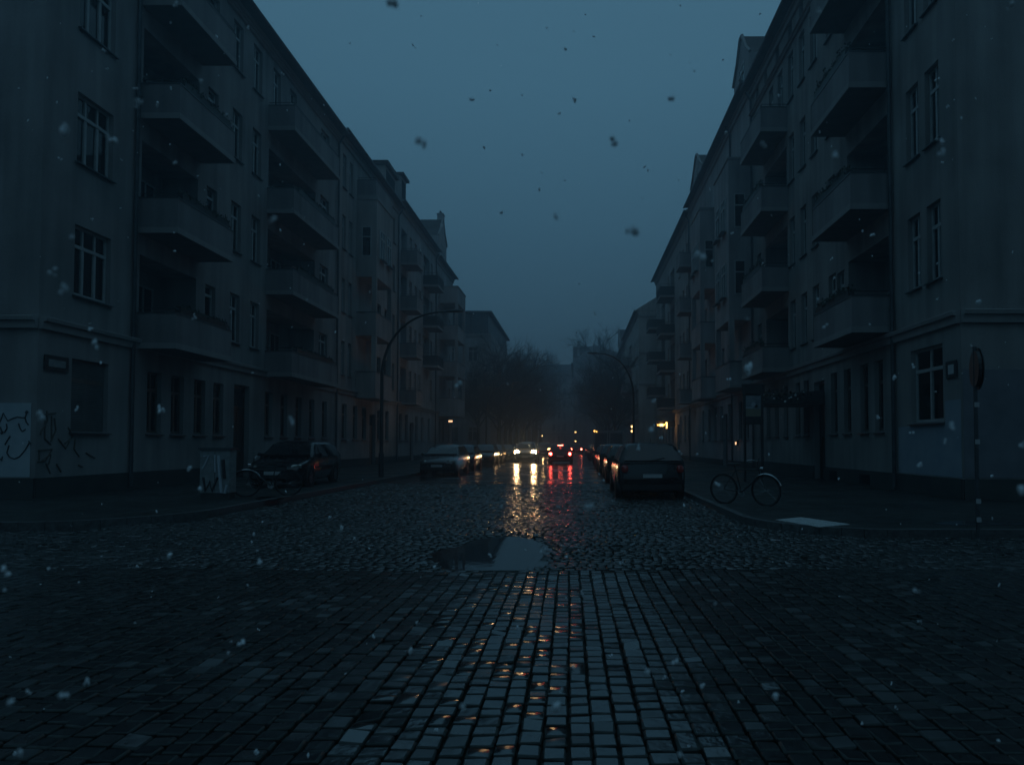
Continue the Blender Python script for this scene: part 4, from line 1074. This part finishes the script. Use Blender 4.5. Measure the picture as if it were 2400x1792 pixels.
m = MB(); m.cyl((-1.02, -.06, 2.44), (0, 1, 0), .06, .05, M['amber'], 10); m.cyl((-.86, -.06, 2.40), (0, 1, 0), .04, .05, M['amber'], 10); m.build('marker_light', v)

# =================================================================== STREET FURNITURE
# arched street lamps
def street_lamp(x, y, h, reach, sgn, label, z0=.12):
    t = thing('street_lamp', label, 'street lamp', (x, y, z0), 0, 'arched street lamps')
    mb = MB(); pts = [(0, 0, 0), (0, 0, h * .62)]; rad = [.085, .07]
    for i in range(1, 13):
        a = i / 12; pts.append((sgn * reach * (a ** 1.5 * .35 + a * .65) * (a ** .6), 0, h * .62 + h * .38 * math.sin(a * math.pi / 2) ** .9)); rad.append(.065 - .03 * a)
    mb.tube(pts, rad, M['metal_dark'], 8); mb.cyl((0, 0, .5), (0, 0, 1), .11, 1.0, M['metal_dark'], 10); mb.build('pole', t, smooth=True)
    m = MB(); e = pts[-1]
    secs = [[(e[0] + sgn * u, w_ * math.cos(a), e[2] + .02 + .01 * u + .06 * hh * math.sin(a)) for a in [k * math.pi / 4 for k in range(8)]] for u, w_, hh in ((-.05, .03, .5), (.1, .1, 1), (.5, .13, 1.1), (.7, .05, .5))]
    loft(m, secs, M['zinc']); m.build('lamp_head', t, smooth=True); return t
street_lamp(-8.15, 28.6, 6.95, 2.7, 1, 'unlit arched street lamp on the left pavement, bending over the parked cars')
street_lamp(3.75, 44.5, 7.3, 2.3, -1, 'unlit arched street lamp on the right pavement beside the parked van')
street_lamp(-8.15, 62, 7.0, 2.6, 1, 'unlit arched street lamp farther down the left pavement')

# road sign on the right corner, seen almost edge-on
t = thing('road_sign', 'dark round road sign seen almost edge-on at the right street corner', 'sign', (5.95, 10.15, 0), 0)
mb = MB(); mb.tube([(0, 0, .12), (0, 0, 2.95)], .03, M['zinc'], 8); mb.build('pole', t, smooth=True)
mb = MB(); a = R_(78); nx, ny = math.cos(R_(14)), -math.sin(R_(14))
mb.cyl((.05, .0, 2.62), (.956, -.29, 0), .31, .012, M['metal_dark'], 28); mb.cyl((.01, 0, 2.62), (.956, -.29, 0), .27, .05, M['metal_dark'], 20); mb.build('sign_plate', t)
mb = MB()
for z in (.35, .62, 1.5, 2.05): mb.box(-.034, .034, -.036, -.026, z, z + .07, M['enamel'])
mb.build('sticker', t)

# poster panel under a small dark canopy
t = thing('poster_stand', 'pale poster panel on a dark post on the right pavement, picture above an olive strip', 'sign', (6.55, 25.2, .12))
mb = MB(); mb.tube([(.32, 0, 0), (.32, 0, 3.6)], .05, M['metal_dark'], 8); mb.tube([(-.32, .0, 0), (-.32, 0, 3.6)], .05, M['metal_dark'], 8); mb.box(-.42, .42, -.04, .04, 3.25, 3.6, M['metal_dark']); mb.box(-.38, .38, .0, .03, 2.1, 3.25, M['metal_dark']); mb.build('post', t)
mb = MB(); mb.box(-.29, .27, -.03, -.001, 2.68, 3.16, M['poster_top']); mb.box(-.29, .27, -.029, -.001, 2.40, 2.675, M['poster_low'])
mb.cyl((.0, -.033, 2.84), (0, 1, 0), .085, .004, M['spray_pale'], 14); mb.cyl((.1, -.033, 2.78), (0, 1, 0), .06, .004, M['trimblack'], 14); mb.box(-.28, -.02, -.034, -.0305, 2.70, 2.75, M['spray_pale']); mb.build('poster', t)
t = thing('shop_awning', 'dark shop awning hung with frosted greenery below the second right balcony stack', 'awning', (8.9, 27.4, 3.05))
mb = MB(); mb.hexa([(-1.9, -1.2, 0), (.66, -1.2, 0), (.66, 1.4, 0), (-1.9, 1.4, 0), (-1.7, -1.1, .25), (.66, -1.1, .55), (.66, 1.3, .55), (-1.7, 1.3, .25)], M['metal_dark']); mb.build('awning_cloth', t)
mb = MB(); r2 = random.Random(5)
for i in range(260):
    p = Vector((r2.uniform(-2.0, .1), -1.22 + r2.uniform(-.12, .3), .2 + r2.uniform(-.12, .3))); a = r2.uniform(0, 6.28); s = r2.uniform(.04, .09)
    mb.face([p, p + Vector((s * math.cos(a), s * .5, s * math.sin(a))), p + Vector((s * 1.4 * math.cos(a + .5), 0, s * 1.4 * math.sin(a + .5))), p + Vector((s * math.cos(a + 1), -s * .4, s * math.sin(a + 1)))], M['plant'] if r2.random() < .85 else M['enamel'])
mb.build('greenery', t)

# electrical cabinet, left pavement
t = thing('utility_cabinet', 'grey utility cabinet with dark and pale graffiti on the left pavement', 'cabinet', (-9.05, 17.3, .12), .0)
mb = MB(); mb.box(-.37, .37, -.17, .17, .16, 1.24, M['cabinet']); mb.box(-.36, .36, -.15, .15, 0, .159, M['plinth']); mb.box(-.006, .006, -.174, -.171, .2, 1.2, M['trimblack']); mb.build('body', t)
mb = MB(); mb.box(-.41, .41, -.21, .21, 1.241, 1.29, M['sill']); mb.build('lid', t)
mb = MB(); cv = lambda u, v: (u * .74 - .37, -.178, 1.2 - v * 1.05)
def st2(pts, r, m): mb.tube([cv(*p) for p in pts], r, M[m], 5)
st2([(.12, .62), (.2, .95), (.35, .72), (.42, .95), (.6, .62)], .03, 'spray'); st2([(.62, .1), (.66, .4), (.7, .7), (.74, .98), (.86, .99), (.92, .8)], .035, 'spray_pale'); st2([(.12, .12), (.3, .1), (.18, .3), (.08, .42)], .02, 'spray_pale'); st2([(.5, .08), (.52, .5)], .018, 'spray_pale')
st2([(.78, .2), (.84, .65)], .04, 'spray'); mb.build('graffiti', t)

# bicycles
def bicycle(label, x, y, rz, lean=.06):
    t = thing('bicycle', label, 'bicycle', (x, y, .12), rz)
    t.rotation_euler = (lean, 0, rz)
    r = .34; md = M['metal_dark']
    for wx in (-.52, .52):
        w = bpy.data.objects.new('wheel', None); COL.objects.link(w); w.parent = t; w.location = (wx, 0, r); w.empty_display_size = .1
        m = MB(); m.tube([(r * math.cos(2 * math.pi * i / 32), 0, r * math.sin(2 * math.pi * i / 32)) for i in range(32)], .017, M['rubber'], 6, closed=True); m.build('tyre', w, smooth=True)
        m = MB(); m.tube([((r - .03) * math.cos(2 * math.pi * i / 32), 0, (r - .03) * math.sin(2 * math.pi * i / 32)) for i in range(32)], .009, md, 4, closed=True)
        for i in range(18):
            a = 2 * math.pi * i / 18; m.tube([(0, .02 * (-1) ** i, 0), ((r - .03) * math.cos(a), 0, (r - .03) * math.sin(a))], .0016, M['chrome'], 3)
        m.build('rim', w)
        m = MB(); a0, a1 = (10, 175) if wx < 0 else (20, 150)
        m.tube([((r + .035) * math.cos(R_(a0 + (a1 - a0) * i / 14)), 0, (r + .035) * math.sin(R_(a0 + (a1 - a0) * i / 14))) for i in range(15)], .022, M['chrome'], 5); m.build('mudguard', w) if wx > 0 else None
    m = MB(); bb = (-.08, 0, .28); st = (-.2, 0, .78); hd = (.36, 0, .82); hb = (.4, 0, .68)
    for a, b, rr in ((bb, st, .016), (bb, hb, .018), (st, hd, .016), (bb, (-.52, 0, .34), .01), (st, (-.52, 0, .34), .009), (hb, (.52, 0, .34), .013), (hd, hb, .018), (st, (-.23, 0, .9), .013), (hd, (.33, 0, 1.0), .012)): m.tube([a, b], rr, md, 6)
    m.build('frame', t)
    m = MB(); loft(m, [[(-.37 + u, w_ * math.cos(a), .93 + .025 * math.sin(a)) for a in [k * math.pi / 4 for k in range(8)]] for u, w_ in ((0, .05), (.05, .08), (.14, .07), (.27, .02))], M['trimblack']); m.build('saddle', t, smooth=True)
    m = MB(); m.tube([(.22, -.29, 1.02), (.3, -.2, 1.04), (.34, 0, 1.0), (.3, .2, 1.04), (.22, .29, 1.02)], .012, M['chrome'], 6); m.build('handlebar', t)
    m = MB(); m.cyl((.44, 0, .84), (1, 0, 0), .035, .07, M['chrome'], 10); m.build('headlight', t)
    m = MB(); m.cyl((-.08, 0, .28), (0, 1, 0), .09, .01, M['chrome'], 14); m.tube([(-.08, .06, .28), (.06, .06, .2)], .009, M['chrome'], 4); m.tube([(-.08, -.06, .28), (-.22, -.06, .36)], .009, M['chrome'], 4); m.build('crank', t)
    return t
bicycle('parked bicycle with a pale curved mudguard on the right pavement', 3.85, 15.6, R_(-40))
bicycle('parked bicycle beside the utility cabinet on the left pavement', -8.2, 18.2, R_(200), -.06)

# lit things
t = thing('shop_sign', 'small warm lit shop sign projecting from the far end of the left row', 'sign', (-12.5, 68.0, 0))
mb = MB(); mb.box(-.24, .24, -.05, .05, 3.65, 3.95, M['metal_dark']); mb.tube([(-1.3, 0, 3.98), (.25, 0, 3.98)], .02, M['metal_dark'], 5); mb.build('sign_box', t)
mb = MB(); mb.box(-.2, .2, -.06, -.051, 3.68, 3.86, M['signwarm']); mb.build('lit_face', t)
t = thing('shop_sign', 'bright amber lit shop sign projecting from the right facade, posts below it', 'sign', (8.35, 66, 0))
mb = MB(); mb.box(-.55, 1.25, 0, .08, 3.15, 3.75, M['metal_dark']); mb.tube([(.12, 0, .12), (.12, 0, 3.15)], .04, M['rim'], 6); mb.tube([(.42, 0, .12), (.42, 0, 3.15)], .04, M['rim'], 6); mb.build('sign_box', t)
mb = MB(); mb.box(-.5, -.28, -.02, -.001, 3.28, 3.40, M['amber']); mb.box(-.26, .1, -.02, -.001, 3.22, 3.46, M['lampwarm']); mb.box(.18, .28, -.02, -.001, 3.3, 3.46, M['amber']); mb.box(.36, .48, -.02, -.001, 3.0, 3.62, M['lampwarm']); mb.box(.28, .36, -.02, -.001, 3.5, 3.6, M['amber']); mb.build('lit_face', t)
lamp_point(t, 'sign_glow', (0, -.3, 3.35), 14, (1, .5, .14), .15)
t = thing('signal_light', 'two round amber lights one above the other on a pole on the right pavement', 'traffic light', (6.15, 75, .12))
mb = MB(); mb.tube([(0, 0, 0), (0, 0, 3.5)], .05, M['metal_dark'], 8); mb.box(-.22, .22, -.1, .1, 2.62, 3.5, M['metal_dark']); mb.build('pole', t)
for z in (2.8, 3.3):
    mb = MB(); mb.cyl((0, -.12, z), (0, 1, 0), .13, .04, M['lampwarm'], 16); mb.build('lens', t)
def lantern(x, y, zs, label, r=.13):
    t = thing('street_lantern', label, 'street lamp', (x, y, 0)); mb = MB(); mb.tube([(0, 0, 0), (0, 0, max(zs) + .1)], .05, M['metal_dark'], 6); mb.build('pole', t)
    for z in zs:
        m = MB(); loft(m, [[(r * k * math.cos(a), -.1 + r * k * math.sin(a), z + dz) for a in [q * math.pi / 4 for q in range(8)]] for k, dz in ((.4, -.16), (1, -.08), (1, .06), (.4, .14))], M['lampwarm']); m.build('lamp', t, smooth=True)
lantern(-7.9, 160, [3.45], 'small lit lantern under the trees left of the traffic'); lantern(-.1, 150, [4.15, 2.15], 'post with two small lit lanterns, one above the other, beyond the traffic', .17)
lantern(3.4, 92, [2.9], 'small dim lantern beside the far parked cars on the right', .05)
t = thing('door_lamp', 'tiny pinkish lit door lamp on the right facade', 'lamp', (9.45, 40.4, 1.55)); mb = MB(); mb.cyl((0, 0, 0), (0, 0, 1), .035, .16, M['signwarm'], 8); mb.build('bulb', t); mb = MB(); mb.box(.05, .15, -.06, .06, -.12, .16, M['metal_dark']); mb.build('backplate', t)

# planters on balconies
def planter(F, s, z, L, d, label, seed, hgt=.25, pr=1.13):
    t = thing('planter', label, 'planter', F.w(s, z, d), F.rot, 'planters on balconies'); r2 = random.Random(seed)
    mb = MB(); mb.hexa([(-L / 2, -.08, 0), (L / 2, -.08, 0), (L / 2, .08, 0), (-L / 2, .08, 0), (-L / 2, -.1, .18), (L / 2, -.1, .18), (L / 2, .1, .18), (-L / 2, .1, .18)], M['metal_dark']); mb.build('box', t)
    mb = MB()
    for i in range(int(L * 130)):
        x = r2.uniform(-L / 2, L / 2); hh = hgt * (.5 + .5 * math.sin(x * 5 + seed) ** 2) ; p = Vector((x, r2.uniform(-.12, .12), .16 + r2.uniform(0, hh))); a = r2.uniform(0, 6.28); s_ = r2.uniform(.03, .07)
        mb.face([p, p + Vector((s_ * math.cos(a), s_ * .5, s_ * math.sin(a))), p + Vector((s_ * 1.5 * math.cos(a + .5), 0, s_ * 1.5 * math.sin(a + .5))), p + Vector((s_ * math.cos(a + 1), -s_ * .5, s_ * math.sin(a + 1)))], M['plant'])
    mb.box(-L / 2 + .02, L / 2 - .02, -.09, .09, .15, .24, M['plant']); mb.build('plants', t)
FLt, FRt = Fac('L', -13.8), Fac('R', 9.6)
names = ['lowest', 'second', 'third', 'topmost']
for i, z in enumerate((4.5, 8.15, 11.8)): planter(FLt, 23.0, z + 1.13, 2.9, 1.17, 'dark planter along the %s balcony of the near left stack' % names[i], 10 + i, .16 + .05 * i)
for i, z in enumerate((4.5, 8.15, 11.8)): planter(FLt, 33.0, z + 1.13, 4.6, 1.12, 'dark planter along the %s balcony of the second left stack' % names[i], 20 + i, .16)
for i, z in enumerate((4.9, 8.68, 12.45)): planter(FRt, 22.3, z + 1.13, 2.8, 1.12, 'dark planter along the %s balcony of the near right stack' % names[i], 30 + i, .42 if i == 2 else .25)
for i, z in enumerate((4.75, 8.4, 12.05)): planter(FRt, 32.5, z + 1.13, 3.1, 1.12, 'dark planter along the %s balcony of the second right stack' % names[i], 40 + i, .3)

# =================================================================== TREES (bare winter crowns)
def tree_meshes(seed, h, spread=1.0, dens=1.0):
    r2 = random.Random(seed); tr = MB(); cr = MB()
    def rv(s): return Vector((r2.uniform(-s, s), r2.uniform(-s, s), r2.uniform(-s, s)))
    trunk = [Vector((0, 0, 0))]; d = Vector((0, 0, 1))
    for i in range(5): trunk.append(trunk[-1] + (d + rv(.06)).normalized() * h * .085)
    tr.tube(trunk, [h * .02 * (1 - .09 * i) for i in range(6)], M['bark'], 8)
    def branch(p, d, L, r, lv):
        pts = [p]; n = 4 if lv < 2 else 3; rad = [r]
        for i in range(n):
            d = (d + rv(.17) + Vector((0, 0, .07))).normalized(); pts.append(pts[-1] + d * L / n); rad.append(max(r * (1 - .62 * (i + 1) / n), .006))
        cr.tube(pts, rad, M['twigs'] if lv > 0 else M['bark'], 5 if lv < 1 else 3, cap=False)
        if lv >= 4: return
        k = {0: 6, 1: 6, 2: 5, 3: 4}[lv]; k = max(2, int(k * dens))
        for j in range(k):
            t = r2.uniform(.3, 1.0); idx = min(int(t * n), n - 1); q = pts[idx].lerp(pts[idx + 1], t * n - idx)
            ax = (d.orthogonal().normalized()); ang = r2.uniform(0, 6.28); side = (Matrix.Rotation(ang, 3, d) @ ax)
            nd = (d * r2.uniform(.5, 1.0) + side * r2.uniform(.5, .95) * spread).normalized()
            branch(q, nd, L * r2.uniform(.42, .68), max(r * .45, .006), lv + 1)
    for j in range(8):
        t = r2.uniform(.45, 1); q = trunk[min(int(t * 5), 4)].lerp(trunk[min(int(t * 5) + 1, 5)], .5); a = j * 2.4 + r2.uniform(-.4, .4)
        branch(q, Vector((math.cos(a) * spread, math.sin(a) * spread, r2.uniform(.7, 1.4))).normalized(), h * r2.uniform(.26, .36), h * .0095, 0)
    branch(trunk[-1], Vector((0, 0, 1)), h * .40, h * .012, 0)
    return tr.mesh('trunk', True), cr.mesh('crown', recalc=False)
protos = [tree_meshes(1, 15, 1.0), tree_meshes(2, 15, .9), tree_meshes(4, 15, 1.1), tree_meshes(9, 15, .75)]
TR = []
for i, y in enumerate((79, 85, 92, 99, 107, 116, 126, 138, 152, 168)): TR.append((-8.8 + .7 * math.sin(i * 2.1), y, [13.5, 12.5, 14, 15, 15.5, 16, 17, 19, 21.5, 20][i], i % 4, 'left', i))
for i, y in enumerate((84, 100, 112, 126, 140, 158)): TR.append((4.9 + .4 * math.sin(i * 3.1), y, [12, 14, 15, 22, 18, 18][i], (i + 1) % 4, 'right', i))
TR += [(-11.8, 82, 11.5, 1, 'extra', 0), (-12.2, 117, 15, 2, 'extra', 1)]
ordn = ['first', 'second', 'third', 'fourth', 'fifth', 'sixth', 'seventh', 'eighth', 'ninth', 'tenth']
for (x, y, h, pi, side, i) in TR:
    lab = {'left': 'bare winter street tree, %s from the near end of the left pavement row' % ordn[i], 'right': 'bare winter street tree, %s from the near end of the right pavement row' % ordn[i],
           'extra': ['bare tree beside the flat-roofed block, nearest its front wall', 'bare tree standing behind the flat-roofed block on the left'][i % 2]}[side]
    t = thing('street_tree', lab, 'tree', (x, y, .1), rng.uniform(0, 6.28), 'bare street trees'); k = h / 15; t.scale = (k, k, k)
    link('trunk', protos[pi][0], t); link('crown', protos[pi][1], t)

# =================================================================== SNOW
def snow_mat():
    m, nt, b = new_mat('wet_snowflake'); b.inputs['Base Color'].default_value = (.9, .92, .95, 1); b.inputs['Roughness'].default_value = .6; b.inputs['Subsurface Weight'].default_value = 0
    return m
M['snow'] = snow_mat()
sm = MB(); r2 = random.Random(21)
def flake(p, s, el=1.0):
    b = len(sm.v); n = 7; ax = Vector((r2.uniform(-.5, .5), r2.uniform(-.3, .3), 1)).normalized(); u = ax.orthogonal().normalized(); w = ax.cross(u); k = sm.mi(M['snow'])
    sm.v.append(tuple(p + ax * s * el)); 
    for zz, rr in ((.45, .8), (-.3, .9)):
        for i in range(n):
            a = 2 * math.pi * i / n; q = s * rr * r2.uniform(.6, 1.15); sm.v.append(tuple(p + ax * s * el * zz + (u * math.cos(a) + w * math.sin(a)) * q))
    sm.v.append(tuple(p - ax * s * el * .9))
    for i in range(n):
        j = (i + 1) % n; sm.f += [(b, b + 1 + i, b + 1 + j), (b + 1 + i, b + 1 + n + i, b + 1 + n + j, b + 1 + j), (b + 1 + 2 * n, b + 1 + n + j, b + 1 + n + i)]; sm.m += [k] * 3
for i in range(430):
    d = .7 + 9 * r2.random() ** 1.4; x = r2.uniform(-.87, .68) * d; z = 1.5 + r2.uniform(-.45, .68) * d
    if z < .15: continue
    sz = r2.uniform(.0026, .0066) * (.85 + .09 * d); el = r2.choice([1, 1, 1.4, 2.0])
    for k in range(3 if d < 5 else 1):
        flake(Vector((x, d, z)) + Vector((r2.uniform(-1, 1), r2.uniform(-1, 1), r2.uniform(-1, 1))) * sz * (.9 if d < 5 else 0), sz * r2.uniform(.45, .85) if d < 5 else sz, el)
tag(sm.build('falling_snow', None, smooth=True, recalc=False), 'sparse wet snowflakes falling through the dusk air', 'snow', kind='stuff')

# =================================================================== AIR
mb = MB(); mb.box(-95, 95, -40, 240, -1.2, 34, M['trim'])
hz = bpy.data.materials.new('haze_air'); hz.use_nodes = True; nt = hz.node_tree; nt.nodes.clear()
out = N(nt, 'ShaderNodeOutputMaterial'); pv = N(nt, 'ShaderNodeVolumePrincipled'); pv.inputs['Color'].default_value = (.62, .84, 1.0, 1); pv.inputs['Density'].default_value = .0052; pv.inputs['Anisotropy'].default_value = .6
nt.links.new(pv.outputs[0], out.inputs['Volume']); mb.mats = [hz]
tag(mb.build('haze', None), kind='stuff')

# =================================================================== WORLD, SUN, CAMERA
w = bpy.data.worlds.new('World'); scene.world = w; w.use_nodes = True; nt = w.node_tree; nt.nodes.clear()
out = N(nt, 'ShaderNodeOutputWorld'); bg1 = N(nt, 'ShaderNodeBackground'); bg2 = N(nt, 'ShaderNodeBackground'); add = N(nt, 'ShaderNodeAddShader')
sky = N(nt, 'ShaderNodeTexSky'); sky.sky_type = 'NISHITA'; sky.sun_disc = False; sky.sun_elevation = R_(1); sky.sun_rotation = R_(200)
bg1.inputs['Strength'].default_value = .0015; nt.links.new(sky.outputs[0], bg1.inputs['Color'])
tc = N(nt, 'ShaderNodeTexCoord'); sp = N(nt, 'ShaderNodeSeparateXYZ'); nt.links.new(tc.outputs['Generated'], sp.inputs[0])
nz = N(nt, 'ShaderNodeTexNoise'); nz.inputs['Scale'].default_value = 2.2; nz.inputs['Detail'].default_value = 3; nt.links.new(tc.outputs['Generated'], nz.inputs['Vector'])
ma = N(nt, 'ShaderNodeMath', operation='MULTIPLY_ADD'); nt.links.new(nz.outputs['Fac'], ma.inputs[0]); ma.inputs[1].default_value = .06; nt.links.new(sp.outputs['Z'], ma.inputs[2])
cr = N(nt, 'ShaderNodeValToRGB'); nt.links.new(ma.outputs[0], cr.inputs['Fac'])
els = cr.color_ramp.elements
els[0].position = 0.0; els[0].color = (0.0350, 0.0730, 0.0960, 1); els[1].position = 1.0; els[1].color = (0.0650, 0.1605, 0.236, 1)
for p, c in ((.12, (0.0390, 0.0880, 0.127)), (.30, (0.0420, 0.1081, 0.164)), (.50, (0.0540, 0.1402, 0.211))):
    e = els.new(p); e.color = (*c, 1)
nt.links.new(cr.outputs[0], bg2.inputs['Color']); bg2.inputs['Strength'].default_value = 1.0
nt.links.new(bg1.outputs[0], add.inputs[0]); nt.links.new(bg2.outputs[0], add.inputs[1]); nt.links.new(add.outputs[0], out.inputs[0])
sl = bpy.data.lights.new('Sun', 'SUN'); sl.energy = .02; sl.angle = R_(40); sl.color = (.7, .85, 1); so = bpy.data.objects.new('Sun', sl); COL.objects.link(so); so.rotation_euler = (R_(25), R_(10), 0)

cam = bpy.data.cameras.new('Camera'); co = bpy.data.objects.new('Camera', cam); COL.objects.link(co)
cam.sensor_width = 36; cam.lens = 24; cam.shift_x = -(1350 - 1200) / 2400; cam.shift_y = 94 / 2400
cam.clip_start = .05; cam.clip_end = 2000; co.location = (0, 0, 1.5); co.rotation_euler = (R_(91.8), 0, 0)
cam.dof.use_dof = True; cam.dof.focus_distance = 14; cam.dof.aperture_fstop = 4
scene.camera = co
vs = scene.view_settings; vs.view_transform = 'Standard'; vs.look = 'None'; vs.exposure = 0; vs.gamma = 1; vs.use_curve_mapping = False
cy = scene.cycles; cy.max_bounces = 6; cy.diffuse_bounces = 3; cy.glossy_bounces = 3; cy.transparent_max_bounces = 10; cy.volume_bounces = 0; cy.sample_clamp_indirect = 3; cy.use_denoising = True
